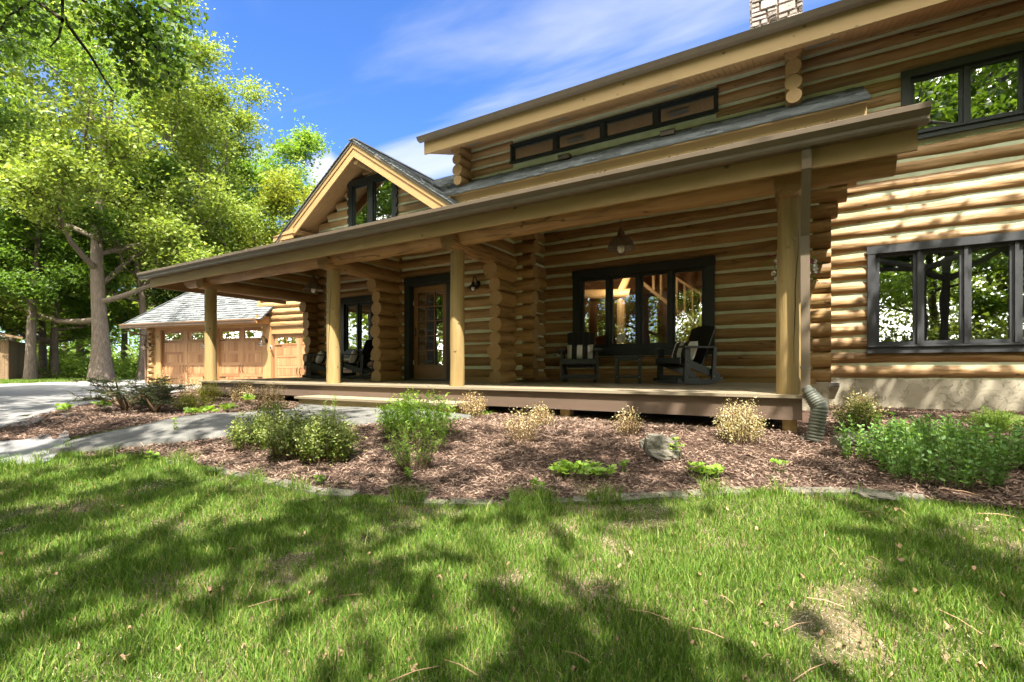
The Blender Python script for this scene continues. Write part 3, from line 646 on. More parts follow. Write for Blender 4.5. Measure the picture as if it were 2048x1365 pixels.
# --- gable over the left bay
GX, G0, G1, GP, GSL = -9.87, 8.62, 9.27, 7.13, .68
ga = MB(); hw = 3.25
def rake(mb, y0, y1, top, h, sgn, w=hw, inn=0.0):
    zf = lambda x: top - x*GSL
    mb.prism([(GX+sgn*inn, zf(inn)), (GX+sgn*w, zf(w)), (GX+sgn*w, zf(w)-h), (GX+sgn*inn, zf(inn)-h)][::(1 if sgn > 0 else -1)], 1, y0, y1)
rk = MB(); [rake(rk, G0+.03, G0+.07, GP-.19, .24, s) for s in (-1, 1)]; rk.build('rake_board', M['trim_o'], house)
rk = MB(); [rake(rk, G0+.01, G0+.06, GP-.08, .13, s) for s in (-1, 1)]; rk.build('rake_moulding', M['trim'], house)
rk = MB(); [rake(rk, G0-.01, G0+.05, GP-.02, .07, s) for s in (-1, 1)]; rk.build('rake_trim', M['gutter'], house)
sf = MB(); [rake(sf, G0+.06, 11.9 if s < 0 else 9.6, GP-.10, .03, s, hw+.05) for s in (-1, 1)]
for s in (-1, 1):
    for k in range(6):
        y = G0+.1+k*.105; rake(sf, y, y+.1, GP-.131, .012, s, hw+.03)
sfo = sf.build('gable_soffit', M['trim_o'], house)
sh = MB()
for s in (-1, 1):
    V_ = Vector((-s, 0, GSL)).normalized(); O_ = Vector((GX+s*(hw+.1), G0-.04, GP-(hw+.1)*GSL-.01)); Lv = math.hypot(hw+.1, (hw+.1)*GSL)
    def cl_(um, vm, a, b, s=s, V_=V_, O_=O_):
        z = O_.z + V_.z*vm; ymax = 9.45+(z-mz(9.45))/.68 if s > 0 else 12.2
        b2 = min(b, max(0.9, ymax-(G0-.04)+.1)); return (a, b2) if b2 > a else None
    shingles(sh, O_, (0,1,0), V_, 3.4, Lv, clip=cl_, ex=.14, tab=.3, th=.014)
sh.beam((GX, G0-.05, GP+.0), (GX, 11.95, GP+.0), .22, .03)
sh.build('gable_shingles', M['shingle'], sfo)
gw = (xr(697, G1-.03), xr(791, G1-.03), 6.42, 4.72)
gops = [(gw[0]+.05, gw[1]-.05, gw[3]+.03, gw[2]-.05)]
def ext_g(z):
    h = (GP-.30-z)/GSL; return (GX-h, GX+h) if h > 0.05 else (0, 0)
log_wall(house, 'x', G1, GX-3, GX+3, 4.5, 6.95, gops, ext=ext_g, m='log_tan', name='gable_wall', jit=0, r=.121, pitch=.245)
mb = MB(); log(mb, 'y', GX, 6.61, G0+.10, 9.5, .09); mb.build('ridge_log', [M['log_tan'], M['end']], house)
def gable_window():
    x0, x1, z1, z0 = gw; Y = G1-.03; mb = MB(); c = .13
    xm = x0+(x1-x0)*.47; gap = .10; zt = lambda x: z1 - .10*abs(x-(x0+x1)/2)/((x1-x0)/2) - .05
    mb.box(x0, x0+c, Y, Y+.12, z0, z1-.1); mb.box(x1-c, x1, Y, Y+.12, z0, z1-.1); mb.box(x0, x1, Y-.005, Y+.12, z1-.16, z1); mb.box(xm-gap, xm+gap, Y, Y+.12, z0, z1-.16); mb.box(x0, x1, Y-.01, Y+.1, z0-.1, z0+.02)
    # wavy outer edge scribed to the logs
    for xx, sg in ((x0, -1), (x1, 1)):
        z = z0
        while z < z1-.2:
            mb.prism([(xx, z), (xx+sg*.05, z+.06), (xx+sg*.06, z+.12), (xx+sg*.05, z+.18), (xx, z+.243)][::sg], 1, Y+.002, Y+.05); z += .245
    gb = MB()
    for a, b in ((x0+c, xm-gap), (xm+gap, x1-c)):
        mb.box(a, a+.04, Y+.05, Y+.1, z0, z1-.16); mb.box(b-.04, b, Y+.05, Y+.1, z0, z1-.16); mb.box(a, b, Y+.052, Y+.1, z1-.21, z1-.16)
        t = rnd.uniform(-.004, .004); gb.add([(a+.03, Y+.08-t, z0), (b-.03, Y+.08+t, z0), (b-.03, Y+.08+t, z1-.19), (a+.03, Y+.08-t, z1-.19)], [(0,1,2,3)])
    w = mb.build('window', M['frame'], house); gb.build('glass', M['glass'], w)
gable_window()
mb = MB(); mb.box(-13.25, -12.35, 8.62, 8.66, 4.93, 5.06); mb.prism([(-13.25, 5.062), (-12.3, 5.062), (-12.3, 5.2)], 1, 8.6, 9.3); mb.build('eave_return', M['trim_o'], house)

# --- dormer
DF = 9.36; dz = lambda y: 6.98+(y-DF)*.36
fd = MB(); fd.box(-8.1, -2.0, DF, DF+.04, 6.63, 6.955); fd.box(-1.997, 9, DF, DF+.04, 6.63, 6.955); fd.prism([(DF+.04, 6.66), (DF+.04, 6.96), (12, 6.96+2.6*.36), (12, 6.66+2.6*.36)], 0, -8.1, -8.06)
fd.build('dormer_fascia', M['trim'], house)
dg = MB(); dg.prism([(DF-.02, 6.93), (DF-.12, 6.95), (DF-.17, 7.03), (DF+.02, 7.035), (DF, 6.955)], 0, -8.22, 9.1); dg.build('dormer_drip_edge', M['gutter'], house)
rf = MB(); rf.prism([(DF-.03, dz(DF-.03)+.02), (13.5, dz(13.5)+.02), (13.5, dz(13.5)+.08), (DF-.03, dz(DF-.03)+.06)], 0, -8.2, 9.0)
dro = rf.build('dormer_roof', M['shingle'], house)
sf = MB(); x = -8.05; M['vent'] = mat('grey_vent', (.22,.20,.16))
while x < 9:
    z0_, z1_ = 6.66, 6.66+(10.32-DF)*.34
    sf.prism([(DF+.04, z0_), (10.35, z1_), (10.35, z1_+.015), (DF+.04, z0_+.015)], 0, x, x+.092); x += .1
sf.prism([(DF+.04, 6.676), (10.35, 6.676+(10.35-DF-.04)*.34), (10.35, 6.7+(10.35-DF-.04)*.34), (DF+.04, 6.7)], 0, -8.05, 9)
sfo = sf.build('dormer_soffit', M['soffit'], house)
Mv = Matrix.Translation((0, 9.85, 6.66+(9.85-DF-.04)*.34-.008)) @ Matrix.Rotation(math.atan(.34), 4, 'X')
for xc in (-6.9, -4.6, -2.2, .4, 3.2):
    vt = MB()
    for k in range(9): vt.box(xc-.2+k*.045, xc-.2+k*.045+.03, -.05, .05, -.006, .0, M=Mv)
    vt.box(xc-.22, xc+.23, -.07, -.055, -.008, .0, M=Mv); vt.box(xc-.22, xc+.23, .055, .07, -.008, .0, M=Mv); vt.build('soffit_vent', M['vent'], sfo)
for X, top in ((-.02, 6.80), (-7.42, 6.80)):
    mb = MB()
    for k, rr_ in enumerate((.135, .128, .142, .125)): log(mb, 'y', X, top-k*.262, 9.84+rnd.uniform(-.03, .03) - (.06 if k == 0 else 0), 10.42 if X > -5 else 12.5, rr_)
    mb.build('dormer_corner_logs', [M['log_tan'], M['end']], house)
cs = MB(); cs.box(-7.5, .198, W_R+.045, W_R+.19, 5.7, 6.30); cs.box(-7.5, cl[0]+.05, W_R+.045, W_R+.19, 6.30, 7.1); cs.box(cl[1]-.05, .198, W_R+.045, W_R+.19, 6.30, 7.1); cs.box(cl[0], cl[1], W_R+.047, W_R+.18, 6.77, 7.1)
cs.build('chinking', M['chink'], house)

# --- chimney
M['stone'] = mat('chimney_stone', (.27,.23,.20), rough=.85, var=.3, scale=4, island=.28, bump=.9, bscale=14)
ch = MB(); cx0, cx1, cy0, cy1 = -.92, .17, 13.0, 14.0
ch.box(cx0+.05, cx1-.05, cy0+.05, cy1, 7, 10.6, mi=1)
for face in range(2):
    z = 7.6
    while z < 10.5:
        h = rnd.uniform(.12, .24); u = 0; L_ = (cx1-cx0) if face == 0 else 1.0
        while u < L_-.02:
            w = min(rnd.uniform(.14, .38), L_-u); 
            if L_-u-w < .08: w = L_-u
            hh = h if rnd.random() < .7 else h/2
            for zz_, h2 in ([(z, h)] if hh == h else [(z, h/2), (z+h/2, h/2)]):
                o = rnd.uniform(0, .035); bx = (cx0+u+.008, cx0+u+w-.008) if face == 0 else (cy0+u+.008, cy0+u+w-.008)
                z2, z3 = zz_+.008, zz_+h2-.008; c0, c1 = bx; jj = lambda: rnd.uniform(-.012, .012)
                q0 = [(c0, z2), (c1, z2), (c1, z3), (c0, z3)]; fy = cy0-o
                q1 = [(c0+.02+jj(), z2+.015+jj()), (c1-.02+jj(), z2+.015+jj()), (c1-.02+jj(), z3-.015+jj()), (c0+.02+jj(), z3-.015+jj())]
                if face == 0: vs = [(a, cy0+.06, b) for a, b in q0] + [(a, fy+jj(), b) for a, b in q1]
                else: vs = [(cx0+.06, a, b) for a, b in q0] + [(cx0-o+jj(), a, b) for a, b in q1]
                ch.add(vs, [(4,5,6,7), (0,1,5,4), (1,2,6,5), (2,3,7,6), (3,0,4,7)] if face == 0 else [(7,6,5,4), (4,5,1,0), (5,6,2,1), (6,7,3,2), (7,4,0,3)])
            u += w
        z += h
ch.build('chimney', [M['stone'], mat('chimney_mortar', (.22,.15,.11), rough=.95)], house)

# --- rooms behind the glass
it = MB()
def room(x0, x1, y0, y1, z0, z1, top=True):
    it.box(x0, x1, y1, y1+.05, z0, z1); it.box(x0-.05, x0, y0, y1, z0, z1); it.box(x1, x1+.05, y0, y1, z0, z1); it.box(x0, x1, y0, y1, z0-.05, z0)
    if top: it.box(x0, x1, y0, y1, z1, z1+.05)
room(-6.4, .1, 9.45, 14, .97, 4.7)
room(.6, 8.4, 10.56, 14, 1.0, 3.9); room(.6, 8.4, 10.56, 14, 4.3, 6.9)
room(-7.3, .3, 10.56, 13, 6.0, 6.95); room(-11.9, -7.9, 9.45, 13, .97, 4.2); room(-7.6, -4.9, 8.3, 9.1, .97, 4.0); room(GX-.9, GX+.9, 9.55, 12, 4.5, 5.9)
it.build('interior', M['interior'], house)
sr = MB(); ry = 12.9            # log stair railing, balusters and beams seen through the glass
u0, u1, l0, l1 = atY(1300, 522, ry), atY(1412, 594, ry), atY(1278, 560, ry), atY(1412, 668, ry)
sr.tube([u0, u1], .05, 10); sr.tube([l0, l1], .055, 10)
for k in range(7):
    t = (k+.5)/7; p = u0.lerp(u1, t); q = l0.lerp(l1, t); q = Vector((p.x, ry, l0.z+(l1.z-l0.z)*(p.x-l0.x)/(l1.x-l0.x))); sr.tube([p, q], .045, 8)
p = atY(1150, 592, 12.2); q = atY(1262, 590, 12.2); sr.tube([p, q], .16, 14); sr.tube([atY(1240, 590, 12.15), atY(1262, 540, 12.4)], .11, 12)
p = atY(1243, 640, 12.2); sr.tube([(p.x, 12.2, .98), (p.x, 12.2, 3.2)], .12, 12)
sr.build('staircase', [M['log_tan']], house)
lt = bpy.data.lights.new('room_lamp', 'POINT'); lt.energy = 22; lt.shadow_soft_size = .12; lt.color = (1, .84, .62); lo = bpy.data.objects.new('room_lamp', lt); COL.objects.link(lo); lo.location = atY(1232, 556, 11.6)
bl = MB(); bl.box(low[0]+1.0, lowx1-.15, W_R+.13, W_R+.15, 2.78, 3.25); bl.build('window_blind', mat('pale_blind', (.42,.48,.38)), house)
bl = MB(); bl.box(-2.995, -2.86, W_W+.035, W_W+.037, 1.73, 1.87); bl.build('window_notice', mat('paper', (.75,.75,.68), var=.3, scale=40), house)
# ------------------------------------------------------------------ garage, turned about 11 degrees from the house
GA = R(11.0); GO = Vector((-22.7, 9.83, 0)); GR = Vector((math.cos(GA), math.sin(GA), 0)); GN = Vector((-math.sin(GA), math.cos(GA), 0))
def gl(px, py, yo=0.0):
    """pixel -> garage-local (x, z) on the vertical plane yo behind the garage front"""
    d = Vector(ray(px, py)); o = GO + GN*yo
    k = o.dot(GN)/d.dot(GN); p = d*k; return (p-GO).dot(GR), CAMZ + p.z
gz = .51
garage = empty('garage', (GO.x, GO.y, gz), GA, label='attached garage with cedar coloured carriage doors and grey hip roof', cat='garage')
def gb(z): return z-gz       # garage-local height
xL = gl(293.7, 700)[0]; x1a = gl(321, 700)[0]; x1b = gl(414, 700)[0]; x2a = gl(435, 700)[0]; x2b = gl(527, 700)[0]; x3a = gl(546, 700)[0]; x3b = x3a+2.3
xe = gl(513, 640, -.6)[0]; x0e, ze = gl(244, 651, -.6)
zd = gl(324, 661)[1]; H = gb(zd)
# hip slope so that the hip passes through the right place
best = None
for i in range(1, 800):
    dd_ = i*.01; p = GO + GR*(x0e+dd_) + GN*(-.6+dd_); q = (p.x*C_+p.y*S_)/(-p.x*S_+p.y*C_)*F+1024
    if q >= 380: best = dd_; break
p = GO + GR*(x0e+best) + GN*(-.6+best); zz_ = (HOR-584)/F*(-p.x*S_+p.y*C_)+CAMZ; HS = (zz_-ze)/best
eh = gb(ze)
w = MB()
w.box(xL, xL+.12, 0, .12, 0, eh); w.box(xL, x1a-.02, .05, .2, 0, eh); w.box(x1a-.28, x1a, -.0, .05, 0, H+.02); w.box(x1b, x2a, -.02, .2, 0, H+.1); w.box(x2b, x3a-.06, -.04, .2, 0, H+.18)
w.box(x1a-.3, x2b+.1, -.015, .2, H, H+.16); w.box(xL, x3a-.05, .0, .2, H+.16, eh); w.box(xL, xL+.15, .2, 7, 0, eh); w.box(x3a-.06, x3b+1, .0, .2, gb(gl(560, 668)[1]), gb(gl(560, 655)[1])); w.box(x3b, x3b+1, .0, .2, 0, gb(gl(560, 668)[1]))
w.build('garage_wall', M['trim_o'], garage)
q = MB(); z = .12
while z < eh-.1:
    q.tube([(xL+.14, .02, z), (xL+.36, .02, z)], .095, 10, True, 0, 1); z += .24
q.build('corner_logs', [M['log_tan'], M['end']], garage)
cdr = [(.3, (.23,.088,.035)), (.6, (.35,.165,.072)), (.95, (.48,.27,.13))]
M['cedar'] = wood('garage_cedar', cdr, rough=.5, ulen=.6, vlen=5, bump=.1, knots=False, vari=.42)
def garage_door(x0, x1, z1, name='garage_door', lab=None):
    m = MB(); y = .10; m.box(x0, x1, y, y+.05, 0, z1); wd = x1-x0; half = wd/2; ws = .11; wins = []
    rows = [(.04, .19), (.25, .43), (.47, .65), (.69, .86-.04)]
    r0 = z1
    rr_ = [(.02, .165), (.21, .36), (.405, .555), (.60, .75)]
    m.box(x0, x1, y-.012, y, z1*.765, z1*.80); m.box(x0, x1, y-.012, y, z1*.955, z1)
    for h_ in range(2):
        a = x0+half*h_; b = a+half
        m.box(a, a+ws, y-.014, y, 0, z1); m.box(b-ws, b, y-.014, y, 0, z1)
        for (f0, f1) in rr_:
            m.box(a+ws, b-ws, y-.012, y, z1*(f1), z1*(f1+.045)); n = 9
            for k in range(n):
                xa = a+ws+(b-a-2*ws)*k/n; m.box(xa+.003, xa+(b-a-2*ws)/n-.003, y-.006, y+.01, z1*f0+.01, z1*f1-.003, long=2)
        wins.append((a+ws+.03, b-ws-.03, z1*.82, z1*.94))
    for (a, b, c, d_) in wins:
        m.box(a-.03, a+.01, y-.02, y, c-.03, d_+.03); m.box(b-.01, b+.03, y-.02, y, c-.03, d_+.03); m.box(a, b, y-.02, y, c-.03, c+.01); m.box(a, b, y-.02, y, d_-.01, d_+.03)
    dd = m.build(name, M['cedar'], garage, lab)
    gq = MB()
    for (a, b, c, d_) in wins:
        t = rnd.uniform(-.01, .01); gq.add([(a, y-.004-t, c), (b, y-.004+t, c), (b, y-.006+t, d_), (a, y-.006-t, d_)], [(0,1,2,3)])
        mu = MB(); mu.box(a, b, y-.019, y-.012, (c+d_)/2+.2*(d_-c), (c+d_)/2+.2*(d_-c)+.008)
        for k in (1, 2, 3): xx = a+(b-a)*k/4; mu.box(xx-.008, xx+.008, y-.018, y-.003, c, d_)
        mu.build('window_bars', M['cedar'], dd)
    gq.build('window_glass', glassmat('garage_glass', refl=.5), dd)
    for s in (-1, 1):
        hh = MB(); xx = (x0+x1)/2+s*.075; z_ = z1*.30
        hh.tube([(xx, y-.02, z_-.14), (xx-s*.015, y-.07, z_-.07), (xx-s*.015, y-.07, z_+.07), (xx, y-.02, z_+.14)], .012, 6); hh.build('handle', M['metal'], dd)
    for z_ in (z1*.155, z1*.785):
        for xa in (x0+.01, x1-.34): hh = MB(); hh.box(xa, xa+.33, y-.024, y-.013, z_-.016, z_+.016); hh.build('strap_hinge', M['metal'], dd)
garage_door(x1a, x1b, H); garage_door(x2a, x2b, H); garage_door(x3a, x3b, gb(gl(560, 669)[1]))
# roof
rf = MB(); D = 4.2; z0 = eh; z1 = eh+HS*D
xr1 = xe+.2
A = [(x0e, -.6, z0), (xr1, -.6, z0), (xr1, -.6+D, z1), (x0e+D, -.6+D, z1), (x0e, -.6+2*D, z0)]
rf.add([tuple(Vector(q)-Vector((0,0,.03))) for q in A] + [(xr1, -.6+2*D, z0)], [(0,1,2,3), (0,3,4), (3,2,5,4)])
ro = rf.build('garage_roof', M['shingle'], garage)
sh = MB(); V_ = Vector((0, 1, HS)).normalized(); LV = math.hypot(D, HS*D)
def cl2(um, vm, a, b):
    lim = vm*V_.y; a2 = max(a, lim); return (a2, b) if a2 < b else None
shingles(sh, (x0e, -.62, z0-.01), (1,0,0), V_, xr1-x0e, LV, clip=cl2, ex=.15, tab=.32, th=.016)
V2 = Vector((1, 0, HS)).normalized()
def cl3(um, vm, a, b):
    lim = vm*V2.x; a2, b2 = max(a, lim), min(b, 2*D-lim); return (a2, b2) if a2 < b2 else None
shingles(sh, (x0e-.02, -.6, z0-.01), (0,1,0), V2, 2*D, LV, clip=cl3, ex=.15, tab=.32, th=.016)
sh.beam((x0e, -.6, z0+.02), (x0e+D, -.6+D, z1+.02), .22, .02)
sh.build('shingles', M['shingle'], ro)
eb = MB(); eb.box(x0e+.1, xe, -.58, -.55, eh-.14, eh-.02); eb.box(x0e+.1, xe, -.55, 0.1, eh-.10, eh-.085); eb.box(xe-.05, xe+.02, -.6, .3, eh-.13, eh+.16); eb.build('garage_fascia', M['trim_o'], garage)
gutter('garage_gutter', x0e, xe-.02, -.585, eh-.13, m='gutter_o', parent=garage)
gd = MB(); gd.tube([(x0e+.35, -.62, eh-.13), (x0e+.45, -.55, eh-.3), (xL+.0, -.05, eh-.42), (xL-.04, -.02, eh-.6), (xL-.04, -.02, .1)], .035, 8); gd.build('downspout', M['gutter_o'], garage)
# log wing of the house above the third door, and behind it
wing = MB(); xw0 = gl(517, 620)[0]; zb = gb(gl(560, 656)[1]); z = zb+.12
while z < gb(5.0):
    c0 = xw0+.1 if z > gb(gl(517, 622)[1]) else x2b+.2
    log(wing, 'x', .05, z, c0, x3b+2.4, .125); z += .245
wg = wing.build('wing_log_wall', [M['log_tan'], M['end']], garage)
c = MB(); c.box(xw0+.1, x3b+2.4, .02, .2, zb, gb(5.0)); c.build('chinking', M['chink'], wg)
c = MB(); c.box(xw0, xw0+.16, -.07, .1, gb(gl(517, 626)[1]), gb(5.0)); c.build('wing_corner_board', M['trim_o'], garage)

# lamps and a keypad on the garage
def barn_sconce(name, s=1.0):
    """goose-neck lamp: origin on the wall, faces -Y"""
    t = empty(name)
    m = MB(); m.lathe([(0, 0), (.055*s, 0), (.06*s, .012*s), (.02*s, .03*s), (0, .03*s)], n=16, M=Matrix.Rotation(R(90), 4, 'X')); m.build('wall_plate', M['metal'], t)
    m = MB(); m.tube([(0, -.02*s, 0), (0, -.07*s, .10*s), (0, -.14*s, .13*s), (0, -.17*s, .07*s), (0, -.17*s, .0)], .011*s, 8); m.build('arm', M['metal'], t)
    c_ = (0, -.17*s, -.09*s)
    m = MB(); m.lathe([(0, .10*s), (.03*s, .10*s), (.035*s, .05*s), (.06*s, .03*s), (.12*s, -.01*s), (.125*s, -.02*s), (.118*s, -.018*s), (.055*s, .02*s), (0, .03*s)], c_, 20); m.build('lamp_shade', M['metal'], t)
    m = MB(); m.lathe([(0, .02*s), (.03*s, .015*s), (.042*s, -.02*s), (.035*s, -.055*s), (0, -.075*s)], c_, 14); m.build('bulb', M['bulb'], t)
    m = MB()
    for k in range(4):
        a = k*math.pi/2; pts = [(c_[0]+math.cos(a)*r_, c_[1]+math.sin(a)*r_, c_[2]+z_) for r_, z_ in ((.06*s, .0), (.065*s, -.05*s), (.04*s, -.09*s), (0, -.10*s))]
        m.tube(pts, .003*s, 5, False)
    m.build('bulb_guard', M['metal'], t)
    return t
sc0 = barn_sconce('wall_lamp')
x_, z_ = None, None
p = atY(957, 568, W_D); sc0.location = (p.x, W_D-.015, p.z); tag(sc0, 'small dark barn lamp on the log wall right of the front door', 'lamp', 'barn style wall lamps')
def gpos(px, py, yo): 
    x, z = gl(px, py, yo); p = GO+GR*x+GN*yo; return (p.x, p.y, z)
for px, py, lab in ((300, 690, 'barn lamp on the log corner at the far left end of the garage'), (419, 686, 'barn lamp between the two wide garage doors, mostly behind the porch post'), (533, 682, 'barn lamp on the pillar left of the narrow garage door')):
    copy_tree(sc0, label=lab, group='barn style wall lamps', loc=gpos(px, py, -.06), rotz=GA, scale=1.35)
kp = MB(); kp.box(-.04, .04, -.03, 0, -.07, .07); kp.box(-.032, .032, -.036, -.03, -.06, .03, mi=1)
kpo = kp.build('keypad', [mat('pale_plastic', (.6,.6,.56)), M['metal']]); kpo.location = gpos(543, 695, -.06); kpo.rotation_euler.z = GA
tag(kpo, 'small pale opener keypad on the pillar beside the narrow garage door', 'keypad')
# ------------------------------------------------------------------ ground, driveway, walk, beds
def grid_axis(lo, hi, fine, far):
    out = [0.0]; s = fine
    while out[-1] < hi: out.append(out[-1]+s); s = fine if out[-1] < far else s*1.12
    neg = [0.0]; s = fine
    while neg[-1] > lo: neg.append(neg[-1]-s); s = fine if -neg[-1] < far else s*1.12
    return np.array(sorted(set(neg+out)))
gx = grid_axis(-420, 420, .16, 16); gy = grid_axis(-420, 420, .16, 14)
XX, YY = np.meshgrid(gx, gy, indexing='ij'); ZZ = g(XX, YY)
ZZ = np.where((YY > 9.6) & (XX > -11.8) & (XX < 9), ZZ-.6, ZZ)
V = np.stack([XX, YY, ZZ], -1).reshape(-1, 3); nx, ny = len(gx), len(gy)
I = np.arange(nx*ny).reshape(nx, ny)
Fq = np.stack([I[:-1,:-1], I[1:,:-1], I[1:,1:], I[:-1,1:]], -1).reshape(-1, 4)
gm = bpy.data.materials.new('lawn_soil'); gm.use_nodes = True; nt = gm.node_tree; L = nt.links; P = nt.nodes['Principled BSDF']; P.inputs['Roughness'].default_value = 1; P.inputs['Specular IOR Level'].default_value = .1
t = N(nt, 'ShaderNodeTexCoord'); n1_ = N(nt, 'ShaderNodeTexNoise', inp={'Scale': 1.1, 'Detail': 5.0}); n2_ = N(nt, 'ShaderNodeTexNoise', inp={'Scale': 45.0, 'Detail': 8.0, 'Roughness': .7})
L.new(t.outputs['Object'], n1_.inputs['Vector']); L.new(t.outputs['Object'], n2_.inputs['Vector'])
rp1 = ramp(nt, [(.38, (.06,.075,.022)), (.52, (.12,.105,.05)), (.60, (.20,.155,.09))]); L.new(n1_.outputs[0], rp1.inputs[0])
mr1 = N(nt, 'ShaderNodeMapRange', inp={1: .3, 2: .7, 3: .55, 4: 1.5}); L.new(n2_.outputs[0], mr1.inputs[0])
sc1 = N(nt, 'ShaderNodeVectorMath', operation='SCALE'); L.new(rp1.outputs[0], sc1.inputs[0]); L.new(mr1.outputs[0], sc1.inputs['Scale']); L.new(sc1.outputs[0], P.inputs['Base Color'])
bp_ = N(nt, 'ShaderNodeBump', inp={'Strength': .8, 'Distance': .03}); L.new(n2_.outputs[0], bp_.inputs['Height']); L.new(bp_.outputs[0], P.inputs['Normal'])
go = npmesh('ground', V, Fq, gm, smooth=True); tag(go, kind='structure')

def sheet(name, e1, e2, material, off, nseg=None, nu=10, skirt=0.0, flat=None):
    """ruled sheet between two world polylines with the same point count, draped on the ground"""
    def res(e, n):
        e = [Vector(p) for p in e]; d = [0]
        for a, b in zip(e[:-1], e[1:]): d.append(d[-1]+(b-a).xy.length)
        xs = np.linspace(0, d[-1], n+1)
        return np.stack([np.interp(xs, d, [p.x for p in e]), np.interp(xs, d, [p.y for p in e])], -1)
    n = nseg or 60; a = res(e1, n); b = res(e2, n)
    T = np.linspace(0, 1, nu+1)[None, :, None]; XY = a[:, None, :]*(1-T) + b[:, None, :]*T
    Z = g(XY[..., 0], XY[..., 1]) + off if flat is None else flat(XY[..., 0], XY[..., 1])
    Vv = np.concatenate([XY, Z[..., None]], -1).reshape(-1, 3); J = np.arange((n+1)*(nu+1)).reshape(n+1, nu+1)
    Ff = np.stack([J[:-1,:-1], J[1:,:-1], J[1:,1:], J[:-1,1:]], -1).reshape(-1, 4)
    if skirt:
        ring = np.concatenate([J[:,0], J[-1,1:], J[::-1,-1][1:], J[0,::-1][1:-1]]); base = len(Vv); low_ = Vv[ring].copy(); low_[:,2] -= skirt
        Vv = np.concatenate([Vv, low_]); m = len(ring); K = np.arange(m)
        Ff = np.concatenate([Ff, np.stack([ring[K], base+K, base+(K+1) % m, ring[(K+1) % m]], -1)])
    o = npmesh(name, Vv, Ff, material, smooth=False); tag(o, kind='structure'); return o
def gpts(l): return [gp(*q) for q in l]
# driveway: far edge, near edge (bounded by the left bed, then the lawn)
drv_far = gpts([(-900, 800), (-300, 778), (0, 769), (200, 762), (330, 757), (420, 755)]) + [GO+GR*x2b+GN*.1, GO+GR*(x3b+3)+GN*.1]
drv_near = gpts([(-1500, 1500), (-500, 1010), (0, 937), (98, 928), (140, 880), (330, 800), (400, 782)]) + [Vector((-12.3, 8.0, 0)), Vector((-12.2, 12, 0))]
sheet('driveway', drv_far, drv_near, M['concrete'], .012, 120, 30)
# walk: raised slab from the step to the drive
M['walk'] = mat('walk_concrete', (.125,.122,.11), rough=.85, var=.38, scale=3.5, bump=.8, bscale=22)
wf = [gp(98, 894, .09), gp(250, 885, .09), gp(470, 862, .08), gp(600, 853, .06), gp(735, 846, .04)] + [Vector((-4.3, 5.15, 0)), Vector((-3.9, 5.5, 0))]
wb = [gp(150, 874, .09), gp(240, 855, .09), gp(333, 836, .08), gp(480, 826, .06), gp(600, 822, .04)] + [Vector((-7.8, 5.57, 0)), Vector((-4.2, 5.57, 0))]
walk = sheet('walkway', wf, wb, M['walk'], .065, 60, 8, skirt=.25)
WALKP = [p.xy[:] for p in wf] + [p.xy[:] for p in wb[::-1]]
# mulch beds
M['soil'] = mat('mulch_soil', (.085,.052,.038), rough=1, spec=.1, var=.35, scale=9, bump=1.0, bscale=55)
outer = [gp(*q) for q in [(170, 918), (300, 915), (400, 935), (500, 962), (640, 990), (760, 1000), (870, 1012), (1000, 1014), (1110, 1007), (1250, 1004), (1400, 992), (1550, 986), (1700, 988), (1850, 1004), (2048, 1022)]] + [Vector((3.6, 5.2, 0)), Vector((6, 6.0, 0)), Vector((8.5, 7, 0))]
inner = [gp(170, 900), gp(250, 893), gp(470, 868), gp(600, 859), gp(735, 851)] + [Vector(q) for q in [(-3.9, 5.5, 0), (-3.9, 6.6, 0), (-2, 6.6, 0), (.2, 6.6, 0), (.35, 8, 0), (.4, 10.5, 0), (2, 10.5, 0), (4, 10.5, 0), (8.5, 10.5, 0)]]
sheet('mulch_bed', outer, inner, M['soil'], .012, 140, 40)
lo_ = gpts([(-40, 888), (140, 879), (240, 864), (333, 846), (480, 835), (600, 830)]) + [Vector((-7.8, 5.6, 0)), Vector((-7.8, 6.6, 0))]
up_ = gpts([(-40, 872), (0, 858), (70, 836), (150, 816), (250, 797), (345, 786), (405, 777)]) + [Vector((-12.3, 6.6, 0)), Vector((-7.8, 6.6, 0))]
sheet('mulch_bed', lo_, up_, M['soil'], .014, 70, 16)
o_ = sheet('mulch_bed', [Vector((-12, 6.2, 0)), Vector((.6, 6.2, 0))], [Vector((-12, 10.4, 0)), Vector((.6, 10.4, 0))], M['soil'], .008, 40, 12)
BED1 = [p.xy[:] for p in outer] + [p.xy[:] for p in inner[::-1]]; BED2 = [p.xy[:] for p in lo_] + [p.xy[:] for p in up_[::-1]]
DRV = [p.xy[:] for p in drv_far] + [p.xy[:] for p in drv_near[::-1]]
def inside(poly, x, y):
    r_ = np.zeros(x.shape, bool); n = len(poly)
    for i in range(n):
        x1, y1 = poly[i]; x2, y2 = poly[(i+1) % n]
        c = ((y1 > y) != (y2 > y)) & (x < (x2-x1)*(y-y1)/((y2-y1) if abs(y2-y1) > 1e-9 else 1e-9)+x1); r_ ^= c
    return r_
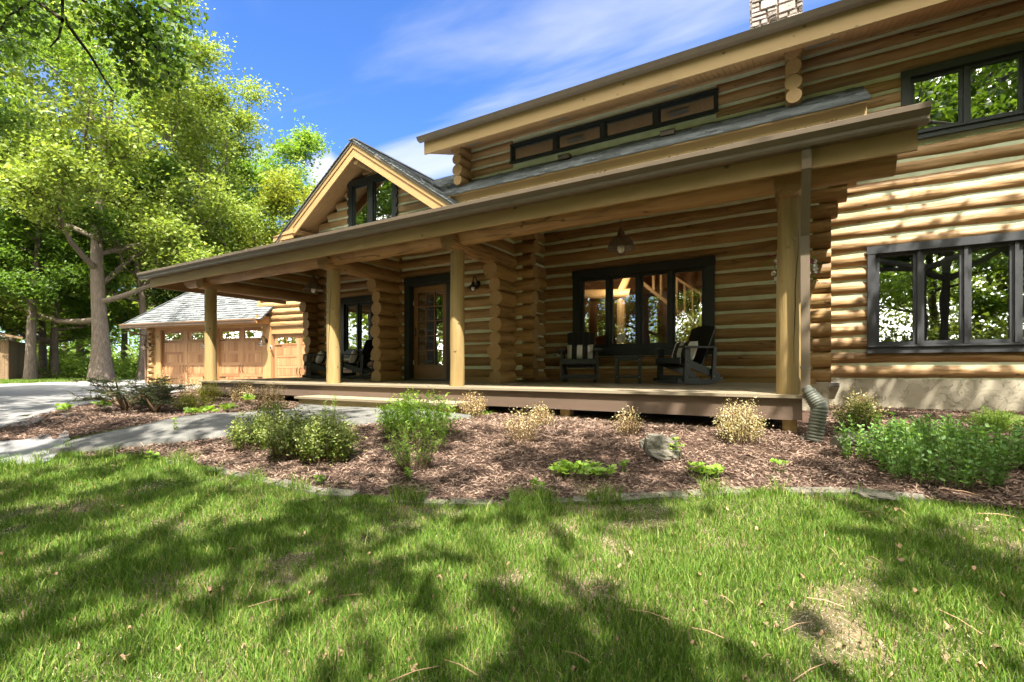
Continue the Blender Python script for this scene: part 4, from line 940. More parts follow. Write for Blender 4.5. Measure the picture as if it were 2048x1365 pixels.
# ------------------------------------------------------------------ trees
LF = {}
LF['oak'] = leafmat('oak_leaf', (.115,.165,.030), (.205,.270,.058), .42, c3=(.30,.33,.11))
LF['maple'] = leafmat('maple_leaf', (.080,.155,.024), (.165,.26,.038), .45)
LF['dark'] = leafmat('shade_leaf', (.060,.120,.018), (.115,.20,.030), .42)
LF['gold'] = leafmat('young_gold_leaf', (.17,.23,.03), (.29,.31,.045), .42)
M['bark'] = mat('bark', (.15,.12,.095), rough=.95, spec=.1, var=.45, scale=7, stretch=(3.2, 3.2, .45), bump=1.0, bscale=9)
M['bark_d'] = mat('twig_bark', (.05,.038,.028), rough=.95, spec=.1, var=.3)
def leaves(name, P, size, material, parent, rng, flat=.5, aspect=.62, dens=None):
    n = len(P)
    nrm = rng.normal(size=(n, 3)); nrm[:, 2] = np.abs(nrm[:, 2])+flat; nrm /= np.linalg.norm(nrm, axis=1)[:, None]
    a = rng.normal(size=(n, 3)); a -= (a*nrm).sum(1)[:, None]*nrm; a /= np.linalg.norm(a, axis=1)[:, None]; b = np.cross(nrm, a)
    s = (size*rng.uniform(.65, 1.3, n))[:, None]
    cup = nrm*s*.12
    V = np.stack([P-a*s*.5, P-b*s*.5*aspect+a*s*.08+cup, P+a*s*.5, P+b*s*.5*aspect+a*s*.08+cup], 1).reshape(-1, 3)
    Fc = np.arange(n*4).reshape(n, 4)
    return npmesh(name, V, Fc, material, parent)
def gen_tree(seed, H, Rc, tr, nleaf, ls, clear=.28, levels=3, nlimb=11, sig=.5, leaf='oak', lean=(0, 0), flare=1.35, top=1.0, up=.35, name='tree', crown_bot=None, prox=None):
    rng = np.random.default_rng(seed); rr = random.Random(seed); root = empty(name); mb = MB(); tw = MB(); tips = []
    pts = []; rad = []; K = 12; Ht = H*.86
    for k in range(K+1):
        t = k/K; z = -.3 + Ht*t
        pts.append(Vector((lean[0]*t*t*H + .025*H*t*math.sin(t*5+seed), lean[1]*t*t*H+.02*H*t*math.cos(t*4+seed*2), z)))
        rad.append(tr*(1-t)**.75*(1+(flare-1)*math.exp(-t*14)*1.6)+.02)
    mb.tube(pts, rad, 16, False, rough=.10, seed=seed+1)
    # root flare
    for k in range(6):
        a = k*1.05+rr.random()*.4; mb.tube([(math.cos(a)*tr*.5, math.sin(a)*tr*.5, tr*1.1), (math.cos(a)*tr*1.2, math.sin(a)*tr*1.2, .08), (math.cos(a)*tr*2.0, math.sin(a)*tr*2.0, -.15)], [tr*.35, tr*.28, tr*.1], 8, False, rough=.1)
    def grow(p, d, L, r, lev):
        n = 5 if lev < 3 else 3; q = Vector(p); dd = Vector(d).normalized(); P = [q.copy()]; Rr = [r]
        for i in range(n):
            dd = (dd + Vector((rr.gauss(0, .16), rr.gauss(0, .16), rr.gauss(0, .12)+up*.16))).normalized(); q = q + dd*(L/n); P.append(q.copy()); Rr.append(max(r*(1-.75*(i+1)/n), .006))
        (mb if lev <= 2 else tw).tube(P, Rr, 8 if lev == 1 else (6 if lev == 2 else 4), False, rough=.08 if lev < 3 else 0)
        if lev >= 2:
            for i in range(1, n+1): tips.append(P[i])
        if lev < levels:
            for c in range((4, 4, 4)[lev-1]+(1 if rr.random() < .5 else 0)):
                t = rr.uniform(.35, 1.0); i = min(int(t*n), n-1); f = t*n-i; base = P[i].lerp(P[i+1], f)
                az = rr.uniform(0, 6.28); side = Vector((math.cos(az), math.sin(az), rr.uniform(-.25, .5)))
                grow(base, (dd*.75+side*.8), L*rr.uniform(.4, .62), Rr[i]*.62, lev+1)
    for k in range(nlimb):
        t = clear + (1-clear)*((k+.4)/nlimb)**.95*.92; i = min(int(t*K), K-1); base = pts[i].lerp(pts[i+1], t*K-i)
        az = k*2.4+rr.uniform(-.4, .4)+seed; h = (t-clear)/(1-clear)
        prof = math.sqrt(max(.06, 1-(h-.32)**2/.62)); L = Rc*prof*rr.uniform(.75, 1.05)*.72
        el = .1+.75*h+rr.uniform(-.1, .2)
        grow(base, (math.cos(az)*math.cos(el), math.sin(az)*math.cos(el), math.sin(el)), L, max(.03, rad[i]*.52), 1)
    tips.extend(pts[-3:])
    T = np.array([tuple(t) for t in tips]); cnt = rng.integers(0, len(T), nleaf)
    # clumps: each twig end carries its own flattened cluster
    P = T[cnt] + rng.normal(size=(nleaf, 3))*np.array([sig, sig, sig*.55])*rng.uniform(.5, 1.25, (len(T)))[cnt][:, None]
    if crown_bot is not None: P = P[P[:, 2] > crown_bot*H]
    nb = len(mb.v); mb.v += tw.v; mb.f += [[a+nb for a in f] for f in tw.f]; mb.uv += tw.uv; mb.mi += [1]*len(tw.f); mb.sm += tw.sm
    mb.build('trunk', [M['bark'], M['bark_d']], root)
    leaves('crown', P, ls, LF[leaf], root, rng)
    return root
def place(proto, loc, rotz, label, cat='tree', group=None, scale=1.0, first=[]):
    z = float(g(loc[0], loc[1])) - .05
    if proto.name not in first:
        first.append(proto.name); o = proto; o.location = (loc[0], loc[1], z); o.rotation_euler.z = rotz; o.scale = (scale,)*3; tag(o, label, cat, group)
        return o
    o = copy_tree(proto, label=label, group=group, loc=(loc[0], loc[1], z), rotz=rotz, scale=scale); o['category'] = cat
    for ch in o.children:
        for k_ in ('label', 'category'):
            if k_ in ch: del ch[k_]
    return o
def zc(px, Z): 
    t = (px-1024)/F; return (Z*(-S_+t*C_), Z*(C_+t*S_))
def shade_tree(seed, H, Rc, tr, nclump, per, ls):
    """open, wide crown of separate leaf clumps, each on its own branchlet"""
    rng = np.random.default_rng(seed); rr = random.Random(seed); root = empty('shade_tree'); mb = MB(); pts = []; K = 12
    for k in range(K+1): t = k/K; pts.append(Vector((.25*math.sin(t*5), .25*math.cos(t*4)-.25, -.3+H*.85*t)))
    mb.tube(pts, [tr*(1-k/K)**.7*(1+.5*math.exp(-k*1.3))+.03 for k in range(K+1)], 14, False, rough=.1, seed=4)
    limbs = []
    for k in range(11):
        az = k*2.4+rr.uniform(-.3, .3); i = 5+int(k*.5); b = pts[min(i, K)]; L_ = Rc*rr.uniform(.7, .95); P_ = [b]
        for s in range(1, 7): t = s/6; P_.append(b+Vector((math.cos(az+.25*math.sin(t*3+k))*L_*t, math.sin(az+.25*math.sin(t*3+k))*L_*t, (H*.20+.3*k*.4)*t**1.3+rr.uniform(-.15, .15))))
        mb.tube(P_, [.13*(1-s/7)+.012 for s in range(7)], 7, False, rough=.1); limbs += P_[1:]
    Lm = np.array([tuple(p) for p in limbs]); C = []
    for c in range(nclump):
        a = rng.uniform(0, 6.283); r2 = math.sqrt(rng.uniform(.01, 1))*Rc; z = H*(.50+.44*rng.uniform()*(1-(r2/Rc)**2*.6)); p = np.array([math.cos(a)*r2, math.sin(a)*r2, z]); C.append(p)
        q = Lm[np.argmin(((Lm-p)**2).sum(1)+rng.uniform(0, .5, len(Lm)))]; m_ = (p+q)/2+rng.normal(size=3)*.15; mb.tube([tuple(q), tuple(m_), tuple(p)], [.022, .014, .005], 4, False, mi=1)
    C = np.array(C); idx = np.repeat(np.arange(nclump), per); sz = rng.uniform(.25, .62, nclump)[idx][:, None]
    P = C[idx]+rng.normal(size=(len(idx), 3))*np.array([1, 1, .45])*sz*.62
    mb.build('trunk', [M['bark'], M['bark_d']], root); leaves('crown', P, ls, LF['maple'], root, rng); return root
oakA = gen_tree(3, 19, 9.5, .36, 62000, .20, clear=.19, nlimb=15, sig=.5, leaf='oak', name='oak_tree', flare=1.55)
place(oakA, zc(203, 27), 1.2, 'massive old oak with a flared lit trunk standing beyond the driveway', scale=1.08)
mapB = gen_tree(11, 14, 5.5, .24, 34000, .19, clear=.22, nlimb=12, sig=.42, leaf='maple', name='maple_tree')
mapC = gen_tree(23, 15, 5.0, .22, 30000, .19, clear=.30, nlimb=11, sig=.40, leaf='dark', name='slender_tree', lean=(.03, .01))
gldD = gen_tree(31, 12, 5.0, .20, 26000, .20, clear=.2, nlimb=11, sig=.45, leaf='gold', name='young_tree')
GB = 'trees in the woods beyond the driveway'
spots = [(mapB, 110, 30, 0, .9, 'dark forked tree between the shed and the massive oak'),
 (mapC, 62, 27, 2, 1.0, 'slim grey leaning tree just right of the wooden shed'),
 (mapB, 20, 36, 3.4, 1.25, 'leafy tree rising behind the wooden shed'),
 (mapC, 285, 29, 4, 1.0, 'leaning tree at the left corner of the garage'),
 (oakA, 400, 33, .4, 1.02, 'broad light green oak rising behind the garage roof'),
 (mapB, 535, 41, 1.0, 1.5, 'upright darker tree sticking up right of the broad oak'),
 (gldD, 615, 34, 2.2, 1.12, 'yellow green young tree beside the gable'),
 (oakA, 300, 45, 3.7, 1.05, 'tall oak standing far behind the massive oak'),
 (mapB, 160, 48, 5.1, 1.3, 'far tree seen left of the massive trunk'),
 (mapC, 250, 50, 1.4, 1.25, 'far tree seen right of the massive trunk'),
 (oakA, -60, 40, 5.0, 1.0, 'big oak at the left edge behind the shed'),
 (mapC, 350, 55, .2, 1.35, 'distant tree behind the garage ridge'),
 (mapB, 480, 56, 2.0, 1.3, 'distant tree right of the garage hip'),
 (mapC, 20, 60, 3.1, 1.4, 'distant tree deep in the woods at the left edge'),
 (mapB, 700, 52, .7, .95, 'distant tree hidden behind the gable'),
 (mapC, 130, 65, 2.5, 1.4, 'distant tree deep in the woods between shed and oak'),
 (mapB, 84, 31, 2.9, .85, 'bushy tree behind the right end of the shed'),
 (mapC, -120, 26, 1.0, 1.0, 'slim tree just outside the left edge near the shed')]
for pr, px, Z, rz, sc_, lab in spots: place(pr, zc(px, Z), rz, lab, group=GB, scale=sc_)
# nearer tree whose foliage fills the left edge of the view
near = gen_tree(47, 14, 5.6, .22, 60000, .12, clear=.36, nlimb=13, sig=.36, leaf='maple', name='maple_tree', up=.12, crown_bot=.37)
place(near, zc(-330, 10.6), .6, 'near maple whose leaves hang over the driveway at the left edge', scale=.95)
# trees behind the photographer: they shade the lawn and show in the windows
shA = shade_tree(59, 15, 7.4, .17, 205, 60, .24)
GS_ = 'trees behind the photographer shading the lawn'
SHADE = [((4.3, -6.3), 0.3, 1.12), ((12.5, -2.2), 2.1, 1.0), ((-5.6, -5.9), 4.4, 1.05), ((-17.5, -4.0), 1.1, 1.0), ((6.5, -11), 3.0, 1.15), ((-1.5, -14), 5.2, 1.2), ((14.5, -6), .9, 1.15), ((-11, -13), 2.6, 1.2), ((9.2, 6.0), 3.6, .95), ((-24, -9), 5.6, 1.05)]
for i, (p, rz, sc_) in enumerate(SHADE):
    place(shA, p, rz, 'tall leafy tree standing behind the photographer', group=GS_, scale=sc_)
for i in range(12):
    a = R(196+i*14); d = 24+6*math.sin(i*2.3); place((mapB, oakA, mapC)[i % 3], (d*math.cos(a)+4, d*math.sin(a)), i*1.3, 'distant tree behind the photographer, seen only in window reflections', group='distant trees behind the photographer', scale=1.5)
# overhanging bough at the top left, part of a tree outside the frame
bough_tree = empty('overhanging_tree'); bt_xy = (-13.2, -1.2); bough_tree['worldframe'] = 1; bough_tree.location = (bt_xy[0], bt_xy[1], float(g(*bt_xy)))
tag(bough_tree, 'tree outside the frame whose dark leafy bough hangs down at the top left', 'tree')
mb = MB(); Zb = 7.0
B0 = Vector((bt_xy[0], bt_xy[1], bough_tree.location.z-.1)); j0 = Vector((bt_xy[0]+.3, bt_xy[1]+.3, 5.2)); j1 = atZ(-250, -330, 7.4)
mb.tube([B0, (B0+j0)/2+Vector((.1, 0, 0)), j0], [.2, .16, .13], 12, False, rough=.08); mb.tube([j0, j0.lerp(j1, .5)+Vector((0, 0, .3)), j1, atZ(0, -260, 7.2), atZ(150, -150, 7.0)], [.12, .09, .07, .05, .03], 8, False)
br = [[(150,-150),(125,-20),(125,40),(118,75),(100,95)], [(125,30),(150,70),(180,110),(210,160),(228,185)], [(150,-150),(165,0),(215,50),(240,85),(262,120)], [(150,-150),(200,-40),(260,30),(310,90),(350,130)], [(200,-60),(270,-10),(330,20),(372,40)],
      [(230,-60),(250,0),(290,40),(325,70)], [(215,50),(240,55),(280,70),(340,85),(368,110)], [(262,120),(275,160),(293,168)], [(310,90),(330,120),(338,150)], [(125,40),(70,0),(20,30),(-20,90)], [(0,-200),(20,-20),(60,30),(90,50)], [(150,-150),(60,-60),(-20,-10)]]
anchor = []
for k, path in enumerate(br):
    P = [atZ(a, b, Zb+.25*math.sin(k*2.1)+.12*i) for i, (a, b) in enumerate(path)]
    mb.tube(P, [.028*(1-i/len(P)*.8) for i in range(len(P))], 6, False)
    if k in (1,): continue
    for i in range(1, len(P)):
        if k == 0: continue
        for q in range(5): anchor.append((tuple(P[i-1].lerp(P[i], (q+1)/5)), 1.0))
mb.build('bough', M['bark_d'], bough_tree)
rng = np.random.default_rng(5); A = np.array([a for a, w in anchor]); idx = rng.integers(0, len(A), 3400)
Pp = A[idx]+rng.normal(size=(3400, 3))*np.array([.15, .15, .13])
leaves('foliage', Pp, .088, LF['dark'], bough_tree, rng, flat=.15, aspect=.75)
# undergrowth and far woods
rng = np.random.default_rng(8); Pl = []
for _ in range(800):
    px = rng.uniform(-500, 900); Z = rng.uniform(29.5, 60); x, y = zc(px, Z); h = rng.uniform(.3, 2.2)*(.5+.5*(Z-28)/20); n = 130; r_ = rng.uniform(.5, 1.5)
    c = np.array([x, y, float(g(x, y))]); q = rng.normal(size=(n, 3))*np.array([r_, r_, h*.45])*.6+np.array([0, 0, h*.45]); q[:, 2] = np.abs(q[:, 2]); Pl.append(c+q)
Pl = np.concatenate(Pl); o = leaves('undergrowth', Pl, .20, LF['gold'], None, rng); tag(o, 'bright low undergrowth at the edge of the woods', 'undergrowth', kind='stuff'); o.data.materials[0] = leafmat('undergrowth_leaf', (.10,.18,.03), (.22,.32,.05), .4)
Pl = []
for _ in range(420):
    a = rng.uniform(0, 1); px = -600+1700*a; Z = rng.uniform(62, 95); x, y = zc(px, Z); n = 150; r_ = rng.uniform(2, 4.5); zc_ = rng.uniform(0, 13)
    Pl.append(np.array([x, y, float(g(x, y))+zc_])+rng.normal(size=(n, 3))*np.array([r_, r_, r_*.7])*.6)
Pl = np.concatenate(Pl); Pl = Pl[Pl[:, 2] > 0]; o = leaves('far_woods', Pl, .55, LF['maple'], None, rng); tag(o, 'far off woods reading as one green mass behind the trees', 'woods', kind='stuff')

Pl = []
for _ in range(800):
    a = R(rng.uniform(203, 355)); d = rng.uniform(17, 42); x, y = d*math.cos(a)+3, d*math.sin(a)+1; n = 110; r_ = rng.uniform(.8, 2.2); hh = rng.uniform(-.5, 9)*(d-12)/25
    Pl.append(np.array([x, y, float(g(x, y))+hh])+rng.normal(size=(n, 3))*np.array([r_, r_, r_*.7])*.6)
Pl = np.concatenate(Pl); Pl = Pl[Pl[:, 2] > 0]; o = leaves('thicket', Pl, .30, LF['gold'], None, rng); tag(o, 'leafy thicket behind the photographer, seen in the window reflections', 'thicket', kind='stuff'); o.data.materials[0] = LF['oak']

Pl = []
for _ in range(700):
    a = R(rng.uniform(160, 385)); d = rng.uniform(44, 70); n = 110; r_ = rng.uniform(2, 4.5)
    x, y = d*math.cos(a), d*math.sin(a); Pl.append(np.array([x, y, float(g(x, y))+rng.uniform(-1, 19)])+rng.normal(size=(n, 3))*np.array([r_, r_, r_*.7])*.6)
o = leaves('far_woods', np.concatenate(Pl), .75, LF['oak'], None, rng); tag(o, 'far woods behind the photographer, seen only in the windows', 'woods', kind='stuff')
# ------------------------------------------------------------------ lawn, mulch chips, shrubs
def vnoise(x, y, s, seed):
    r_ = np.random.default_rng(seed); out = np.zeros_like(x)
    for k in range(7):
        a = r_.uniform(0, 6.28); f = s*r_.uniform(.6, 1.6); p = r_.uniform(0, 6.28); q = r_.uniform(0, 6.28)
        out += np.sin((x*np.cos(a)+y*np.sin(a))*f*6.28+p+1.3*np.sin((y*np.cos(a)-x*np.sin(a))*f*4+q))
    return out/7
M['grass'] = leafmat('grass_blade', (.075,.155,.020), (.165,.268,.044), .38, rough=.55, spec=.2, c3=(.36,.34,.12))
M['straw'] = leafmat('dead_thatch', (.30,.24,.14), (.48,.42,.29), .2)
def blades(x, y, h, w, rng, lean=.55):
    n = len(x); z = g(x, y); a = rng.uniform(0, 6.283, n); dx, dy = np.cos(a), np.sin(a); la = rng.uniform(0, 6.283, n); le = h*lean*rng.uniform(.2, 1.3, n)
    lx, ly = np.cos(la)*le, np.sin(la)*le
    b = np.stack([x, y, z-.005], -1); wv = np.stack([dx*w, dy*w, 0*w], -1)*.5
    m = b + np.stack([lx*.35, ly*.35, h*.62], -1); t = b + np.stack([lx, ly, h*np.sqrt(np.clip(1-(lean*.8)**2*.6, .2, 1))], -1)
    V = np.stack([b-wv, b+wv, m+wv*.75, m-wv*.75, t], 1).reshape(-1, 3)
    i = np.arange(n)*5
    T = np.concatenate([np.stack([i, i+1, i+2], -1), np.stack([i, i+2, i+3], -1), np.stack([i+3, i+2, i+4], -1)])
    return V, T
rng = np.random.default_rng(21)
n = 520000
r_ = rng.uniform(.9, 8.5, n)**1.0; th = rng.uniform(R(-105), R(40), n)      # bearing from +Y towards +X
x = r_*np.sin(th); y = r_*np.cos(th)
ok = ~inside(BED1, x, y) & ~inside(BED2, x, y) & ~inside(DRV, x, y) & ~inside(WALKP, x, y) & (y < 6.3)
bare = vnoise(x, y, .55, 3)+.5*vnoise(x, y, 1.7, 4); tall = vnoise(x, y, 1.1, 9)
ok &= rng.uniform(0, 1, n) < np.clip(1.15-np.clip(bare-.14, 0, 1)*2.4, .16, 1)
x, y, tall, bare = x[ok], y[ok], tall[ok], bare[ok]; n = len(x)
h = np.clip(.052+.026*tall+rng.normal(size=n)*.013, .018, .13)*(1-.35*np.clip(bare, 0, 1)); h = np.where(rng.uniform(0, 1, n) < .01, h*1.9, h)
V, T = blades(x, y, h, np.full(n, .0042)+.0012*np.sqrt(x*x+y*y)*.35, rng)
o = npmesh('lawn_grass', V, T, M['grass']); tag(o, 'green lawn grass with thin bare patches in front of the house', 'grass', kind='stuff')
# taller uncut tufts along the bed and slab edges
def edge_pts(E, n, sp):
    E = [p.xy for p in E]; out = []
    for _ in range(n):
        i = rng.integers(0, len(E)-1); t = rng.uniform(); p = E[i]*(1-t)+E[i+1]*t; out.append((p.x+rng.normal()*sp, p.y-abs(rng.normal()*sp)))
    return np.array(out)
e = np.concatenate([edge_pts(outer[:12], 5200, .05), edge_pts([gp(98, 905), gp(170, 905), gp(250, 896)], 500, .06), edge_pts([gp(0, 940), gp(98, 930)], 500, .08)])
cl_ = rng.normal(size=(26, 2)); V, T = blades(e[:, 0], e[:, 1], rng.uniform(.05, .15, len(e))*(.5+.9*(vnoise(e[:, 0], e[:, 1], 1.2, 5) > .05)), np.full(len(e), .005), rng, .7)
o = npmesh('edge_grass', V, T, M['grass']); tag(o, 'taller uncut grass along the stone edging and the slab', 'grass', kind='stuff')
# thatch lying flat in the bare patches
n = 150000; r_ = rng.uniform(.9, 8, n); th = rng.uniform(R(-100), R(35), n); x = r_*np.sin(th); y = r_*np.cos(th)
ok = ~inside(BED1, x, y) & ~inside(DRV, x, y) & ~inside(WALKP, x, y); ok &= rng.uniform(0, 1, n) < np.clip(.30+2.0*(vnoise(x, y, .55, 3)+.5*vnoise(x, y, 1.7, 4)-.05), .15, 1)
x, y = x[ok], y[ok]; V, T = blades(x, y, np.full(len(x), .018), np.full(len(x), .0035), rng, 3.2)
o = npmesh('thatch', V, T, M['straw']); tag(o, 'pale dead thatch lying in the thin spots of the lawn', 'thatch', kind='stuff')
# far strip of grass beyond the driveway
n = 60000; px = rng.uniform(-250, 520, n); Z = rng.uniform(20.0, 31, n); t_ = (px-1024)/F; x = Z*(-S_+t_*C_); y = Z*(C_+t_*S_)
ok = ~inside(DRV, x, y); x, y = x[ok], y[ok]; V, T = blades(x, y, rng.uniform(.05, .13, len(x)), np.full(len(x), .03), rng)
o = npmesh('far_grass', V, T, M['grass']); tag(o, 'strip of grass under the trees beyond the driveway', 'grass', kind='stuff')
# mulch chips
M['chip'] = mat('mulch_chip', (.19,.132,.098), rough=.95, spec=.12, var=.25, scale=9, island=.75)
def chips(n, poly, rng, bb):
    x = rng.uniform(bb[0], bb[1], n); y = rng.uniform(bb[2], bb[3], n); ok = inside(poly, x, y); x, y = x[ok], y[ok]; n = len(x)
    hum = .018*np.clip(vnoise(x, y, 1.3, 14), -1, 1); z = g(x, y)+.022+hum+rng.uniform(-.008, .016, n)
    a = rng.uniform(0, 6.283, n); tl = rng.normal(size=n)*.28; L = rng.uniform(.018, .065, n)*.5; W = rng.uniform(.003, .009, n)*.6; bnd = rng.uniform(-.25, .25, n)
    u = np.stack([np.cos(a)*L, np.sin(a)*L, tl*L], -1); w = np.stack([-np.sin(a)*W, np.cos(a)*W, rng.normal(size=n)*.4*W], -1); c = np.stack([x, y, z], -1); k = w*(bnd*8)[:, None]
    V = np.stack([c-u-w*.6, c-u+w*.6, c+w+k, c-w+k, c+u+w*.5, c+u-w*.5], 1).reshape(-1, 3); i = np.arange(n)*6
    return V, np.concatenate([np.stack([i, i+3, i+2, i+1], -1), np.stack([i+3, i+5, i+4, i+2], -1)])
V1, F1 = chips(330000, BED1, rng, (-7.5, 4.6, 2.0, 10.5)); V2, F2 = chips(90000, BED2, rng, (-14, -6.5, 1.8, 7))
o = npmesh('mulch', np.concatenate([V1, V2]), np.concatenate([F1, F2+len(V1)]), M['chip']); tag(o, 'shredded brown bark mulch covering the beds', 'mulch', kind='stuff')
# litter: dead leaves and twigs
mb = MB()
for k in range(110):
    px, py = rnd.uniform(0, 2048), rnd.uniform(880, 1360)**1.0; p = gp(px, py, .03); s = rnd.uniform(.010, .024); a = rnd.uniform(0, 6.28)
    if inside(BED1, np.array([p.x]), np.array([p.y]))[0] and rnd.random() < .3: continue
    pts = []; n_ = 9
    for q in range(n_):
        an = q/n_*6.283; r2 = s*(1 if q % 2 else .55)*(1.5 if q == 0 else 1); pts.append(Vector((math.cos(an+a)*r2, math.sin(an+a)*r2*.8, .012*math.sin(an*2+k)+.01*rnd.random()))+p)
    mb.add([tuple(p+Vector((0, 0, .004)))]+[tuple(q) for q in pts], [(0, q+1, (q+1) % n_+1) for q in range(n_)])
for k in range(34):
    p = gp(rnd.uniform(0, 2048), rnd.uniform(900, 1340), .03); a = rnd.uniform(0, 6.28); L_ = rnd.uniform(.05, .22); d_ = Vector((math.cos(a), math.sin(a), rnd.uniform(-.05, .1)))*L_
    mb.tube([p, p+d_*.5+Vector((0, 0, .01)), p+d_], .0025, 4, False)
tag(mb.build('leaf_litter', mat('dead_leaf', (.34,.22,.13), rough=.9, island=.4, var=.3)), 'dry brown oak leaves and twigs scattered on the ground', 'leaf litter', kind='stuff')

# ---- shrubs (each a thing: stems + leaves), built at the origin
M['stem'] = mat('shrub_stem', (.14,.09,.05), rough=.9, var=.3)
M['stem_g'] = mat('green_stem', (.13,.19,.05), rough=.7, var=.2)
LF['box'] = leafmat('boxwood_leaf', (.085,.15,.03), (.21,.28,.06), .35, c3=(.36,.38,.17))
LF['tip'] = leafmat('pale_tip_leaf', (.20,.26,.06), (.36,.40,.14), .3)
LF['tan'] = leafmat('dry_leaf', (.34,.23,.11), (.50,.38,.21), .25, c3=(.30,.34,.14))
LF['varieg'] = leafmat('cream_leaf', (.42,.38,.20), (.62,.56,.36), .3, c3=(.48,.26,.14))
LF['fresh'] = leafmat('fresh_leaf', (.13,.25,.035), (.22,.36,.06), .42)
LF['lime'] = leafmat('lime_leaf', (.16,.29,.045), (.27,.39,.07), .42)
LF['mint'] = leafmat('mint_leaf', (.11,.235,.055), (.21,.37,.10), .38, c3=(.30,.42,.18))
LF['yew'] = leafmat('yew_needle', (.028,.055,.020), (.060,.10,.034), .25)
LF['yolk'] = leafmat('golden_juniper', (.22,.26,.03), (.36,.38,.06), .35)
def leafset(name, P, D, ls, asp, material, parent, rng, P2=None, D2=None, mat2=None):
    """leaves with given directions D (unit)"""
    n1 = len(P)
    if P2 is not None: P = np.concatenate([P, P2]); D = np.concatenate([D, D2])
    n = len(P); up = rng.normal(size=(n, 3))*.6+np.array([0, 0, 1.0]); b = np.cross(D, up); b /= np.linalg.norm(b, axis=1)[:, None]+1e-9
    s = (ls*rng.uniform(.7, 1.3, n))[:, None]; nn = np.cross(b, D)*s*.15
    V = np.stack([P, P+D*s*.5+b*s*.5*asp+nn, P+D*s, P+D*s*.5-b*s*.5*asp+nn], 1).reshape(-1, 3)
    o = npmesh(name, V, np.arange(n*4).reshape(n, 4), material, parent)
    if mat2 is not None: o.data.materials.append(mat2); o.data.polygons.foreach_set('material_index', (np.arange(n) >= n1).astype(np.int32))
    return o
def shrub(name, seed, w, h, nst, nl, ls, lf, tip=None, spread=.35, asp=.6, wig=.15, base=.08, stem='stem', curl=.3, stemr=.004, branchy=True):
    """stems fan from the crown; leaves start at 'base' of each stem and ride along it"""
    rng = np.random.default_rng(seed); rr = random.Random(seed); root = empty(name); mb = MB(); P = []; D = []; TP = []; TD = []
    per = max(1, nl//nst)
    for k in range(nst):
        a = rr.uniform(0, 6.28); rad = math.sqrt(rr.random())*w*.5; el = rr.uniform(.75, 1.08)*h*(1-.45*(rad/(w*.5))**2)
        b0 = Vector((math.cos(a)*rad*(1-spread), math.sin(a)*rad*(1-spread), -.01)); e0 = Vector((math.cos(a)*rad, math.sin(a)*rad, el))
        pts = []
        for i in range(6):
            t = i/5; q = b0.lerp(e0, t)+Vector((rr.gauss(0, 1), rr.gauss(0, 1), 0))*wig*h*.12*t; q.z = el*(t**(1-curl*.5)); pts.append(q)
        mb.tube(pts, [stemr*(1-.7*i/5) for i in range(6)], 4, False)
        ts = rng.uniform(base, 1, per)**.8
        for t in ts:
            i = min(int(t*5), 4); q = pts[i].lerp(pts[i+1], t*5-i); d = rng.normal(size=3); d[2] = abs(d[2])*.7+.15; d /= np.linalg.norm(d)
            off = rng.normal(size=3)*(.035 if branchy else .004)*h*2.2
            (TP if (tip and t > .82) else P).append(np.array(q)+off); (TD if (tip and t > .82) else D).append(d)
    mb.build('stems', M[stem], root)
    if TP: leafset('foliage', np.array(P), np.array(D), ls, asp, LF[lf], root, rng, np.array(TP), np.array(TD), LF[tip])
    else: leafset('foliage', np.array(P), np.array(D), ls, asp, LF[lf], root, rng)
    return root
def put(o, px, py, label, cat='shrub', group=None, rz=0, s=1.0, pos=None):
    p = gp(px, py, .01) if pos is None else pos; o.location = p; o.rotation_euler.z = rz; o.scale = (s,)*3; return tag(o, label, cat, group)
def W(px, py):            # metres per photo pixel at that ground point
    p = gp(px, py); return (-p.x*S_+p.y*C_)/F
def px_shrub(name, seed, cx, base_y, wpx, hpx, *a, label='', cat='shrub', group=None, **k):
    m = W(cx, base_y); o = shrub(name, seed, wpx*m, hpx*m, *a, **k); return put(o, cx, base_y, label, cat, group)
px_shrub('boxwood', 101, 505, 896, 92, 72, 45, 2600, .028, 'box', 'tip', label='slim boxwood with pale tips at the left end of the boxwood row beside the walk')
px_shrub('boxwood', 102, 545, 872, 70, 70, 40, 1800, .028, 'box', label='dark boxwood set back behind the gap in the boxwood row')
px_shrub('boxwood', 103, 592, 912, 122, 92, 80, 5200, .027, 'box', 'tip', label='middle boxwood of the row beside the walk, with yellowish tips')
px_shrub('boxwood', 104, 655, 922, 128, 92, 90, 6200, .027, 'box', 'tip', label='largest round boxwood at the right end of the row')
px_shrub('fern_bush', 105, 835, 868, 165, 84, 60, 3200, .046, 'fresh', 'lime', spread=.25, asp=.34, base=.02, label='bright green feathery bush in front of the porch step')
px_shrub('perennial_clump', 106, 828, 940, 118, 104, 60, 1500, .034, 'fresh', 'lime', spread=.55, asp=.22, base=.08, stem='stem', label='tall clump of thin reddish stems with narrow green leaves', cat='plant', branchy=False)
px_shrub('seedling', 107, 660, 872, 26, 100, 4, 190, .045, 'fresh', 'lime', asp=.2, spread=.3, label='single tall thin green shoot beside the right boxwood', cat='plant', branchy=False)
px_shrub('seedling', 108, 878, 905, 30, 95, 5, 210, .045, 'fresh', 'lime', asp=.22, spread=.3, label='upright green shoot right of the reddish stemmed clump', cat='plant', branchy=False)
px_shrub('dry_shrub', 109, 945, 834, 60, 48, 60, 1400, .020, 'tan', label='dry golden tan shrub against the deck skirt right of the step', curl=.1)
px_shrub('dry_shrub', 110, 1045, 882, 78, 72, 48, 900, .020, 'tan', 'varieg', label='sparse dry shrub with two bare stems sticking up', curl=.1)
px_shrub('dry_shrub', 111, 1082, 852, 50, 46, 40, 750, .019, 'tan', 'varieg', label='small dry shrub behind the one with bare stems', curl=.1)
